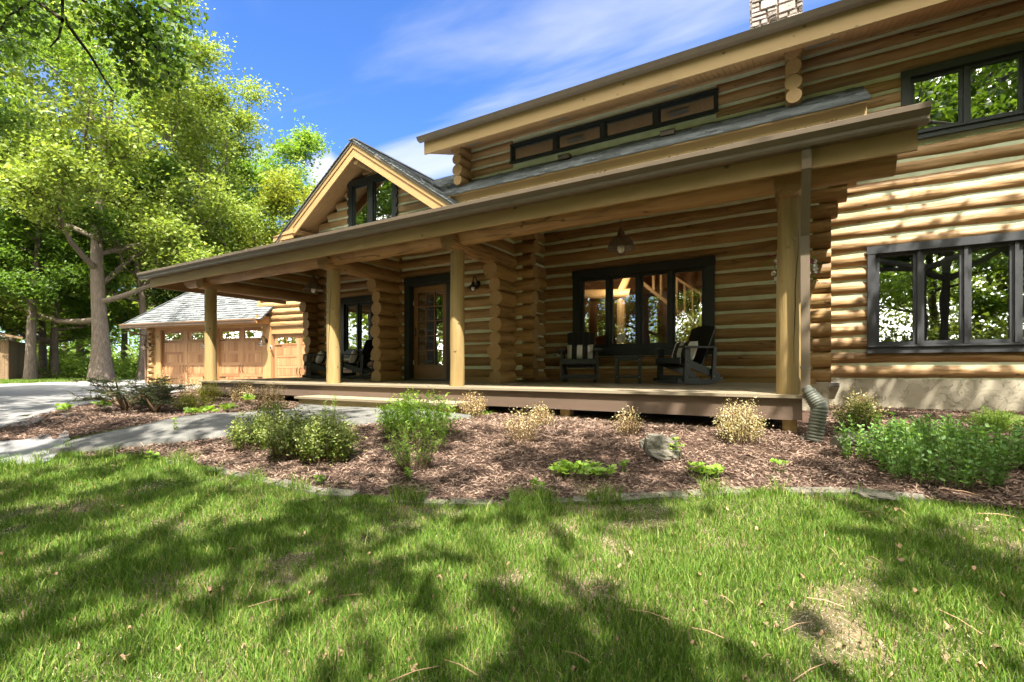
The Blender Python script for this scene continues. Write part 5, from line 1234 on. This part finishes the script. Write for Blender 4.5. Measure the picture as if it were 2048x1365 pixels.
px_shrub('dry_shrub', 112, 1255, 868, 58, 56, 40, 650, .019, 'tan', 'varieg', label='thin dry shrub in front of the side table', curl=.1)
px_shrub('cream_shrub', 113, 1478, 884, 88, 84, 80, 3000, .019, 'varieg', 'varieg', label='dense cream leaved shrub near the right porch post', curl=.15)
px_shrub('cream_shrub', 114, 1716, 858, 84, 72, 75, 3000, .024, 'box', 'varieg', label='green and cream shrub by the stucco foundation')
px_shrub('dry_shrub', 115, 486, 806, 46, 42, 45, 900, .024, 'tan', label='small tan shrub against the deck, left one of the pair', curl=.1)
px_shrub('dry_shrub', 116, 540, 822, 60, 60, 55, 1300, .024, 'tan', label='larger tan shrub against the deck, right one of the pair', curl=.1)
px_shrub('barberry', 117, 378, 796, 52, 40, 40, 800, .030, 'tan', 'varieg', label='reddish twiggy shrub at the left corner of the deck', curl=.1)
px_shrub('golden_juniper', 118, 422, 806, 44, 44, 60, 2200, .03, 'yolk', label='upright golden green tuft at the deck corner', asp=.3)
px_shrub('golden_juniper', 119, 380, 822, 90, 34, 70, 2600, .03, 'yolk', label='low spreading golden green juniper left of the deck', asp=.3, spread=.8)
px_shrub('juniper_mound', 120, 1990, 866, 110, 46, 90, 3400, .03, 'fresh', label='low feathery green mound behind the mint at the right edge', asp=.25, spread=.8)
px_shrub('orange_shrub', 121, 322, 788, 30, 42, 30, 500, .035, 'gold', 'varieg', label='small orange tinged shrub in front of the garage corner')
# bare stems of the sparse dry shrub
# spreading yews
def yew(seed, cx, by, wpx, hpx, label):
    m = W(cx, by); rng = np.random.default_rng(seed); rr = random.Random(seed); root = empty('spreading_yew'); mb = MB(); P = []; D = []
    w, h = wpx*m, hpx*m
    for k in range(13):
        a = rr.uniform(0, 6.28); L_ = w*.5*rr.uniform(.6, 1.0); q = Vector((0, 0, 0)); d = Vector((math.cos(a)*.8, math.sin(a)*.45, .75)); pts = [q.copy()]
        for i in range(8):
            d = (d+Vector((rr.gauss(0, .15), rr.gauss(0, .15), -.12 if i > 1 else 0))).normalized(); q = q+d*L_/7; q.z = min(q.z, h*.93); pts.append(q.copy())
            if i > 2:
                for s in range(5):
                    b = Vector((rr.gauss(0, 1), rr.gauss(0, 1), rr.uniform(-.15, .35))).normalized()*rr.uniform(.10, .24); mb.tube([q, q+b*.5, q+b], [.004, .003, .002], 4, False)
                    for z in range(34):
                        t = rr.random(); e_ = q+b*t; dd = (b.normalized()*.8+Vector((rr.gauss(0, .6), rr.gauss(0, .6), rr.gauss(0, .35)))).normalized(); P.append(tuple(e_)); D.append(tuple(dd))
        mb.tube(pts, [.022*(1-i/9) for i in range(9)], 6, False, rough=.15)
    mb.build('branches', M['stem'], root); leafset('foliage', np.array(P), np.array(D), .032, .22, LF['yew'], root, rng); put(root, cx, by, label, 'shrub')
yew(131, 252, 824, 200, 66, 'dark spreading yew with bare gnarled branches, the left of two')
yew(132, 312, 826, 150, 72, 'dark spreading yew right of the gnarled one, in front of the garage')
# mint
def mint(seed, cx, by, wpx, hpx, n, label):
    m = W(cx, by); rng = np.random.default_rng(seed); root = empty('mint_clump'); mb = MB(); P = []; D = []; w, h = wpx*m, hpx*m
    for k in range(n):
        a = rng.uniform(0, 6.28); r2 = math.sqrt(rng.uniform())*w*.5; x, y = math.cos(a)*r2, math.sin(a)*r2*.6; H_ = h*rng.uniform(.45, 1.0)*(1-.35*(r2/(w*.5))**2); lx, ly = rng.normal()*.12*H_+x*.15, rng.normal()*.12*H_+y*.15
        mb.tube([(x, y, 0), (x+lx*.4, y+ly*.4, H_*.5), (x+lx, y+ly, H_)], .0028, 4, False); nn = max(4, int(H_/.035)); a0 = rng.uniform(0, 3.14)
        for i in range(nn):
            t = (i+1)/nn; z = H_*t; s = a0+i*1.571
            for q in (0, math.pi): P.append((x+lx*t, y+ly*t, z)); D.append((math.cos(s+q)*.85, math.sin(s+q)*.85, .35+.25*t))
            if rng.uniform() < .6: P.append((x+lx*t, y+ly*t, z)); D.append((math.cos(s+1)*.7, math.sin(s+1)*.7, .5))
    mb.build('stems', M['stem_g'], root); D = np.array(D); D /= np.linalg.norm(D, axis=1)[:, None]
    leafset('foliage', np.array(P), D, .040, .55, LF['mint'], root, rng); put(root, cx, by, label, 'plant', 'clumps of mint at the right')
mint(141, 1765, 922, 130, 95, 65, 'left clump of mint, deep green, beside the half buried rock')
mint(142, 1880, 962, 190, 125, 100, 'front clump of mint, tallest and brightest, at the bed edge')
mint(143, 1985, 930, 170, 100, 80, 'right clump of mint running out of the frame')
mint(144, 1870, 905, 150, 75, 90, 'back clump of mint between the cream shrub and the green mound')
# broad-leaved seedlings and ground cover
def patch(seed, cx, by, wpx, hpx, n, lf, label, name='ground_cover', ls=.05, group=None):
    m = W(cx, by); rng = np.random.default_rng(seed); root = empty(name); P = []; D = []; mb = MB(); w = wpx*m; h = hpx*m
    for k in range(n):
        a = rng.uniform(0, 6.28); r2 = math.sqrt(rng.uniform())*w*.5; x, y = math.cos(a)*r2, math.sin(a)*r2*.55; z = h*rng.uniform(.4, 1); b = rng.uniform(0, 6.28)
        mb.tube([(x, y, 0), (x+.01*math.cos(b), y+.01*math.sin(b), z)], .0018, 4, False)
        for q in range(3): s = b+q*2.1; P.append((x+.01*math.cos(b), y+.01*math.sin(b), z)); D.append((math.cos(s)*.9, math.sin(s)*.9, .35))
    mb.build('stems', M['stem_g'], root); D = np.array(D); D /= np.linalg.norm(D, axis=1)[:, None]; leafset('foliage', np.array(P), D, ls, .8, LF[lf], root, rng); put(root, cx, by, label, 'plant', group)
patch(151, 1165, 955, 130, 24, 80, 'lime', 'wide lime green ground cover patch in the middle of the mulch')
patch(152, 1412, 954, 64, 22, 34, 'lime', 'small lime green patch in front of the limestone rock')
patch(153, 1352, 918, 22, 40, 9, 'lime', 'small leafy weed beside the limestone rock', ls=.04)
patch(154, 352, 868, 16, 30, 6, 'lime', 'tiny weed in the mulch under the walk', ls=.04)
for i, (px, py, w_, lab) in enumerate([(460, 826, 40, 'bright hosta sprout third from the left along the walk'), (500, 808, 34, 'bright hosta sprout nearest the tan shrubs'), (415, 831, 38, 'bright hosta sprout second from the left along the walk'), (385, 836, 28, 'leftmost bright hosta sprout along the walk'), (205, 818, 34, 'green sprouts beside the driveway under the yew'), (128, 826, 30, 'small weeds at the driveway edge left of the yews')]):
    patch(160+i, px, py, w_, 16, 14, 'lime', lab, name='hosta_sprout', ls=.075, group='sprouts in the left bed')
for i, (px, py, lab) in enumerate([(302, 925, 'grassy weed at the left end of the edging'), (820, 965, 'weed sprout in the mulch below the reddish stemmed clump'), (1075, 985, 'weed sprout by the edging in the middle'), (1555, 946, 'weed sprout alone in the mulch on the right'), (1245, 945, 'weed sprout right of the wide lime green patch'), (640, 975, 'broad leaf weed at the lawn edge on the left')]):
    patch(180+i, px, py, 26, 24, 8, 'fresh', lab, name='weed', ls=.04, group='weeds in the mulch')
# edging stones and rocks
M['lime'] = mat('limestone', (.165,.15,.115), rough=.9, var=.28, scale=6, bump=.9, bscale=26)
def rock(name, cx, by, wpx, hpx, seed, label, flat=1.0, mm='lime', lump=.22, group=None, cat='rock'):
    m = W(cx, by); rr = random.Random(seed); import bmesh
    bm = bmesh.new(); bmesh.ops.create_icosphere(bm, subdivisions=4, radius=.5)
    for v in bm.verts:
        p = v.co.normalized(); k = 1+lump*(sn(p.x*2.2+p.z, seed)+.5*sn(p.y*4.3-p.z*2, seed+2)+.25*sn(p.z*9+p.x*6, seed+5)); q = p*.5*k
        q.x = max(-.42, min(.42, q.x)); q.z = max(-.3, min(.34+.05*sn(p.x*3, seed), q.z)); q.z = math.floor(q.z*6+.5*sn(p.x*3+p.y*2, seed))/6*.45+q.z*.55; v.co = q
    me = bpy.data.meshes.new(name); bm.to_mesh(me); bm.free(); me.materials.append(M[mm]); o = bpy.data.objects.new(name, me); COL.objects.link(o)
    o.location = gp(cx, by)+Vector((0, 0, hpx*m*.36)); o.scale = (wpx*m*1.15, wpx*m*.9*flat, hpx*m*1.25); o.rotation_euler.z = TH+rr.uniform(-.3, .3); return tag(o, label, cat, group)
rock('limestone_rock', 1322, 906, 62, 46, 3, 'knobbly pale limestone rock standing in the mulch')
rock('limestone_rock', 1292, 898, 26, 26, 6, 'small dark rock leaning against the limestone one')
rock('limestone_rock', 1328, 914, 66, 20, 9, 'low stone at the foot of the knobbly limestone rock')
rock('limestone_rock', 1700, 892, 60, 30, 12, 'mossy rock half hidden by the left mint clump')
rock('limestone_rock', 265, 812, 34, 28, 14, 'mossy boulder under the yew branches')
rock('limestone_rock', 1608, 880, 22, 8, 17, 'flat pale stone below the drain hose')
E_ = [p for p in outer[:14]]
d_ = [0]
for a, b in zip(E_[:-1], E_[1:]): d_.append(d_[-1]+(b-a).xy.length)
s = 1.2; i = 0; ORD = 'first second third fourth fifth sixth seventh eighth ninth tenth eleventh twelfth thirteenth fourteenth fifteenth sixteenth seventeenth eighteenth nineteenth twentieth'.split()+['far']*40
while s < d_[-1]-.3:
    L_ = rnd.uniform(.28, .62); t0, t1 = s, s+L_-.02; mb = MB(); q = []
    for t in (t0, (t0+t1)/2, t1): q.append(Vector((np.interp(t, d_, [p.x for p in E_]), np.interp(t, d_, [p.y for p in E_]), 0)))
    n_ = (q[2]-q[0]).normalized(); sd = Vector((-n_.y, n_.x, 0)); w_ = rnd.uniform(.05, .085); top = []; 
    for p in q: top.append(p+sd*(w_+rnd.uniform(-.012, .012)))
    for p in q[::-1]: top.append(p-sd*(w_*.6+rnd.uniform(-.012, .012)))
    zt = [float(g(p.x, p.y))+.030+rnd.uniform(-.006, .006) for p in top]
    vs = [(p.x, p.y, z) for p, z in zip(top, zt)]+[(p.x, p.y, z-.09) for p, z in zip(top, zt)]
    mb.add(vs, [(0,1,4,5), (1,2,3,4)]+[(k, (k+1) % 6, (k+1) % 6+6, k+6) for k in range(6)])
    i += 1; o = mb.build('edging_stone', M['lime']); c = q[1]; o['label'] = 'flat pale edging stone, '+ORD[i-1]+' from the left end of the mulch bed edge'; o['category'] = 'edging stone'; o['group'] = 'edging stones along the mulch bed'
    s += L_ + (rnd.uniform(.0, .02) if rnd.random() < .85 else .3)
rock('edging_slab', 1752, 994, 82, 14, 33, 'larger tan flagstone lying at the lawn edge on the right', cat='flagstone')
# ------------------------------------------------------------------ porch furniture, lamps, flowers, shed
def rocking_chair():
    """origin on the deck under the seat, faces -Y, about 0.97 high"""
    t = empty('rocking_chair'); k = .96
    def arc(x, w):          # rocker: curved plank
        mb = MB(); pts = []; n = 14
        for i in range(n+1):
            y = -.42+.92*i/n; z = .0+.26*(y-.0)**2; pts.append((y, z))
        poly = [(y, z) for y, z in pts]+[(y, z+.085-.03*abs(i-n/2)/n*2) for i, (y, z) in list(enumerate(pts))[::-1]]
        mb.prism(poly, 0, x-w/2, x+w/2); return mb
    for s in (-1, 1): arc(s*.275, .035).build('rocker', M['black'], t)
    for s in (-1, 1):
        mb = MB(); mb.beam((s*.312, -.27, .05), (s*.312, -.25, .575), .035, .10, up=(0, 1, 0)); mb.build('front_leg', M['black'], t)
        mb = MB(); mb.beam((s*.312, .26, .08), (s*.312, .30, .575), .032, .07, up=(0, 1, 0)); mb.build('rear_leg', M['black'], t)
        mb = MB(); mb.prism([(s*.245, -.36), (s*.345+s*.05, -.37), (s*.345+s*.055, -.1), (s*.36, .30), (s*.30, .33), (s*.255, -.05)][::s], 2, .575, .603); mb.build('armrest', M['black'], t)
        mb = MB(); mb.beam((s*.275, -.33, .375), (s*.275, .42, .13), .032, .11, up=(0, 0, 1)); mb.build('side_rail', M['black'], t)
    mb = MB()
    for i in range(6):
        y = -.35+i*.085; z = .425-(.085*i)*.30; mb.box(-.28, .28, y, y+.078, z-.02, z)
    mb.box(-.29, .29, -.375, -.352, .33, .415); mb.build('seat', M['black'], t)
    mb = MB(); mb.box(-.295, .295, -.30, -.275, .07, .145); mb.build('stretcher', M['black'], t)
    mb = MB(); tilt = R(22)
    for i in range(5):
        xb = -.235+i*.094; xt = xb*1.18; hgt = .66-.9*abs(i-2)**2*.017
        b0, b1 = Vector((xb+.047*0, .10, .28)), None
        p0 = Vector((xb+.047, .10, .27)); p1 = Vector((xt+.055, .10+math.sin(tilt)*hgt, .27+math.cos(tilt)*hgt+.05))
        p0.x = (i-2)*.092; p1.x = (i-2)*.108
        Mx = Matrix.Translation((0, .10, .27))@Matrix.Rotation(-tilt, 4, 'X'); top = lambda x: .74-.62*x*x
        a0, a1, c0, c1 = (i-2.5)*.092+.002, (i-1.5)*.092-.002, (i-2.5)*.106+.002, (i-1.5)*.106-.002
        mb.prism([(a0, 0), (a1, 0), (c1, top(c1)), ((c0+c1)/2, top((c0+c1)/2)+.004), (c0, top(c0))], 1, -.011, .011, M=Mx)
    mb.beam((-.26, .20, .45), (.26, .20, .45), .025, .07, up=(0, .4, 1)); mb.beam((-.29, .315, .58), (.29, .315, .58), .025, .07, up=(0, .4, 1)); mb.build('backrest', M['black'], t)
    mb = MB()
    for s in (-1, 1):
        for (y, z) in ((-.27, .12), (-.25, .37), (.27, .13), (-.26, .30), (.40, .10), (.44, .115), (.1, .09)):
            mb.lathe([(0, 0), (.007, 0), (.007, .004), (0, .004)], n=8, M=Matrix.Translation((s*.332, y, z))@Matrix.Rotation(s*R(90), 4, 'Y'))
    mb.build('screws', M['chrome'], t)
    return t
def pillow_mat():
    m = bpy.data.materials.new('striped_fabric'); m.use_nodes = True; nt = m.node_tree; p = nt.nodes['Principled BSDF']; p.inputs['Roughness'].default_value = .9
    t = N(nt, 'ShaderNodeTexCoord'); s = N(nt, 'ShaderNodeSeparateXYZ'); nt.links.new(t.outputs['Object'], s.inputs[0])
    a = N(nt, 'ShaderNodeMath', operation='MULTIPLY_ADD', inp={1: 5.81, 2: 10.75}); nt.links.new(s.outputs[0], a.inputs[0]); f = N(nt, 'ShaderNodeMath', operation='FRACT'); nt.links.new(a.outputs[0], f.inputs[0])
    r = ramp(nt, [(0, (.015, .015, .015)), (.5, (.62, .60, .54))]); r.color_ramp.interpolation = 'CONSTANT'; nt.links.new(f.outputs[0], r.inputs[0]); nt.links.new(r.outputs[0], p.inputs['Base Color']); return m
M['stripe'] = pillow_mat()
def pillow():
    mb = MB(); n = 12; vs = []; fs = []
    for sd in (1, -1):
        for i in range(n+1):
            for j in range(n+1):
                u, v = i/n*2-1, j/n*2-1; th_ = .085*max(0, (1-u**4)*(1-v**4))**.5; pin = 1-.06*(1-abs(u)**2)*abs(v)**6; vs.append((u*.215*(1-.05*(1-v*v)), sd*th_, v*.15*(1-.05*(1-u*u))))
    for q in range(2):
        o = q*(n+1)**2
        for i in range(n):
            for j in range(n): a = o+i*(n+1)+j; f = (a, a+1, a+n+2, a+n+1); fs.append(f if q else f[::-1])
    mb.add(vs, fs, None, 0, True); o = mb.build('pillow', M['stripe']); return o
dkz = lambda y: DK+(y-6.05)*.0145+.003
ch0 = rocking_chair(); pl0 = pillow()
chairs = [(1160, 8.22, 19, 'black rocking chair facing forward, left of the side table', 'striped pillow on the forward facing rocking chair'),
          (1372, 8.18, -38, 'black rocking chair turned sideways, right of the side table', 'striped pillow on the sideways rocking chair right of the side table'),
          (646, 8.05, -52, 'black rocking chair half hidden behind the second porch post', 'striped pillow on the rocking chair behind the second porch post'),
          (715, 8.25, -70, 'black rocking chair seen side on against the log ends left of the door', 'striped pillow on the rocking chair next to the log ends')]
for i, (px, Y, rz, lab, pl_) in enumerate(chairs):
    p = atY(px, 760, Y); loc = Vector((p.x, Y, dkz(Y))); rz = R(rz)
    c = ch0 if i == 0 else copy_tree(ch0)
    c.location = loc; c.rotation_euler.z = rz; tag(c, lab, 'rocking chair', 'rocking chairs on the porch')
    q = pl0 if i == 0 else pl0.copy()
    if i: COL.objects.link(q)
    off = Vector((0, -.03, .535)); off.rotate(Euler((0, 0, rz))); q.location = loc+off; q.rotation_euler = (R(-22), 0, rz); q.scale = (1.12,)*3; tag(q, pl_, 'pillow', 'striped pillows')
def side_table():
    t = empty('side_table'); mb = MB()
    for i in range(4): mb.box(-.24, .24, -.22+i*.112, -.22+i*.112+.105, .435, .46)
    mb.build('table_top', M['black'], t)
    for sx in (-1, 1):
        for sy in (-1, 1): mb = MB(); mb.box(sx*.19-.022, sx*.19+.022, sy*.165-.035, sy*.165+.035, 0, .435); mb.build('leg', M['black'], t)
    for q_ in ((-.165, .165, -.17, -.15, .09, .135), (-.165, .165, .15, .17, .09, .135), (-.17, .17, -.175, -.15, .385, .43)): mb = MB(); mb.box(*q_); mb.build('rail', M['black'], t)
    mb = MB()
    for sx in (-1, 1):
        for z in (.112, .40): mb.lathe([(0, 0), (.007, 0), (.007, .004), (0, .004)], n=8, M=Matrix.Translation((sx*.19, -.2005, z))@Matrix.Rotation(R(90), 4, 'X'))
    mb.build('screws', M['chrome'], t); return t
st_ = side_table(); p = atY(1257, 760, 8.15); st_.location = (p.x, 8.15, dkz(8.15)); st_.rotation_euler.z = R(14); tag(st_, 'small black slatted side table between the two rocking chairs', 'table')
def pendant():
    t = empty('pendant_lamp'); mm = mat('rusted_copper', (.15,.115,.08), rough=.55, spec=.4, metal=.25, var=.35, scale=14)
    mb = MB(); mb.tube([(0, 0, .28), (0, 0, .62)], .007, 6); mb.lathe([(0, .62), (.05, .61), (.05, .595), (0, .595)], n=14); mb.build('rod', mm, t)
    mb = MB(); mb.lathe([(0, .32), (.022, .32), (.03, .27), (.05, .255), (.06, .20), (.085, .185), (.135, .155), (.172, .105), (.19, .05), (.212, .012), (.215, .0), (.205, .002), (.182, .03), (.165, .095), (.125, .145), (.06, .175), (0, .18)], n=28); mb.build('lamp_shade', mm, t)
    mb = MB(); mb.lathe([(0, .1), (.035, .08), (.055, .03), (.05, -.02), (.03, -.05), (0, -.06)], n=16); mb.build('bulb', M['bulb'], t)
    mb = MB()
    for k in range(3):
        a = k*math.pi/3; mb.tube([(math.cos(a)*.075*c_, math.sin(a)*.075*c_, z) for c_, z in ((1, .06), (1.05, -.0), (.8, -.07), (0, -.095), (-.8, -.07), (-1.05, 0), (-1, .06))], .0035, 5, False)
    mb.build('bulb_guard', mm, t); return t
pd = pendant()
p = atY(1242, 499, 7.0); pd.location = (p.x, 7.0, p.z); tag(pd, 'rusty barn pendant lamp hanging above the right window', 'lamp', 'pendant lamps under the porch roof')
p = atY(627, 581, 7.0); copy_tree(pd, label='rusty barn pendant lamp hanging left of the second porch post', group='pendant lamps under the porch roof', loc=(p.x, 7.0, p.z))
# roof floodlights
def flood():
    t = empty('floodlight'); mb = MB(); mb.box(-.14, .14, -.12, .0, 0, .09); mb.build('housing', M['metal'], t); mb = MB()
    for k in range(9): mb.box(-.13+k*.03, -.13+k*.03+.012, -.128, -.12, .01, .08)
    mb.box(-.145, .145, -.135, .01, .09, .10); mb.build('cooling_fins', M['metal'], t); mb = MB(); mb.box(-.03, .03, -.02, .1, -.05, .05); mb.build('bracket', M['metal'], t); return t
fl = flood(); p = atY(1131, 322, 10.12); fl.location = (p.x, 10.12, p.z); tag(fl, 'left of the two small floodlights below the clerestory window', 'floodlight', 'floodlights on the dormer wall')
p = atY(1337, 275, 10.12); copy_tree(fl, label='right of the two small floodlights below the clerestory window', group='floodlights on the dormer wall', loc=(p.x, 10.12, p.z))
# hanging petunias behind the right post
hb = empty('hanging_basket'); hz_ = 6.75; hp = atY(1592, 548, hz_); hb.location = hp; tag(hb, 'hanging basket of white and magenta petunias behind the right porch post', 'flower basket')
mb = MB(); mb.lathe([(0, -.12), (.07, -.115), (.12, -.05), (.14, .03), (.13, .03), (0, .02)], n=18); mb.build('pot', M['stem'], hb)
mb = MB()
for k in range(3):
    a = k*2.094; mb.tube([(math.cos(a)*.13, math.sin(a)*.13, .03), (0, 0, .55)], .0025, 4, False)
mb.tube([(0, 0, .55), (0, 0, .92)], .003, 4, False); mb.build('hanger', M['metal'], hb)
rng = np.random.default_rng(77); P = []; 
for k in range(26):
    a = rng.uniform(0, 6.28); L_ = rng.uniform(.08, .34); dr_ = rng.uniform(-.1, .34)
    for q in range(26): t = rng.uniform(); P.append((math.cos(a)*(.06+L_*.75*t), math.sin(a)*(.06+L_*.75*t), .06+.12*math.sin(t*3)-dr_*t*t)+rng.normal(size=3)*.012)
P = np.array(P); D = rng.normal(size=P.shape); D /= np.linalg.norm(D, axis=1)[:, None]; leafset('foliage', P, D, .032, .6, LF['fresh'], hb, rng)
for nm, cc, cnt in (('white_petunia', (.75,.70,.72), 34), ('magenta_petunia', (.42,.03,.14), 26)):
    mb = MB()
    for k in range(cnt):
        c = Vector(P[rng.integers(0, len(P))])*1.12; nrm = Vector((c.x*.6, -abs(c.y)-.12, .05)).normalized(); a = nrm.cross(Vector((0, 0, 1))).normalized(); b = a.cross(nrm); r2 = rng.uniform(.024, .040)
        ring = [tuple(c+(a*math.cos(q*.6283)+b*math.sin(q*.6283))*r2*(1 if q % 2 else .78)+nrm*.008) for q in range(10)]
        mb.add([tuple(c-nrm*.006)]+ring, [(0, q+1, (q+1) % 10+1) for q in range(10)])
    mb.build(nm.replace('petunia', 'petunias'), mat(nm, cc, rough=.6, var=.1), hb)
# grey vent box on the foundation
vb = empty('dryer_vent'); p = atY(1669, 770, 10.31); vb.location = p; mb = MB(); mb.box(-.075, .075, -.07, .02, -.045, .045); mb.build('hood', mat('grey_plastic', (.33,.32,.30)), vb); mb = MB()
for k in range(3): mb.box(-.07, .07, -.074, -.07, -.035+k*.026, -.022+k*.026)
mb.build('louvre', M['metal'], vb); tag(vb, 'small grey vent box on the stucco foundation beside the corner', 'vent')
ob = empty('wall_outlet'); p = atY(1111, 710, 9.14); ob.location = p; mb = MB(); mb.box(-.055, .055, -.025, .02, -.035, .035); mb.build('cover', mat('outlet_grey', (.4,.4,.36)), ob); tag(ob, 'small pale outlet cover on the porch wall left of the big window', 'outlet')
# wooden shed
sh_ = empty('wooden_shed'); sx, sy = zc(16, 27); gzs = float(g(sx, sy)); sh_.location = (sx, sy, gzs); sh_.rotation_euler.z = TH+R(30); tag(sh_, 'weathered brown board shed with a low roof at the left edge', 'shed')
M['shedw'] = wood('shed_boards', [(.2, (.10,.062,.035)), (.5, (.17,.11,.06)), (.85, (.26,.18,.10))], rough=.85, bump=.5, ulen=.8)
mb = MB(); x = -5.0
while x < 0:
    w_ = rnd.uniform(.15, .22)
    for z0_, z1_ in (((.0, .62), (1.55, 2.3)) if -1.9 < x < -.45 else ((0, 2.25),)): mb.box(x, min(x+w_-.006, 0), -.02+rnd.uniform(-.004, .004), .04, z0_, z1_+.12*(-x)*.12, long=2)
    x += w_
y = 0
while y < 3.4: w_ = rnd.uniform(.15, .22); mb.box(-.04, .02+rnd.uniform(-.004, .004), y, y+w_-.006, 0, 2.22, long=2); y += w_
mb.build('board_wall', M['shedw'], sh_)
mb = MB(); mb.box(-1.88, -.42, .02, .05, .62, 1.55); mb.build('window', M['glass'], sh_); mb = MB(); mb.box(-1.95, -.36, -.10, .03, .56, .62); mb.box(-1.16, -1.12, -.03, .03, .62, 1.55); mb.build('window_sill', M['shedw'], sh_)
mb = MB(); mb.prism([(-5.2, 3.55), (.75, 2.30), (.75, 2.42), (-5.2, 3.68)], 1, -.55, 4.0); mb.build('roof', M['shedw'], sh_)
mb = MB(); mb.box(.25, .85, 2.4, 3.0, 0, .42); mb.box(.2, .9, 2.35, 3.05, .42, .46); bo = mb.build('wood_crate', M['shedw']); bo.location = sh_.location; bo.rotation_euler = sh_.rotation_euler; tag(bo, 'dark low wooden box standing against the right end of the shed', 'crate')
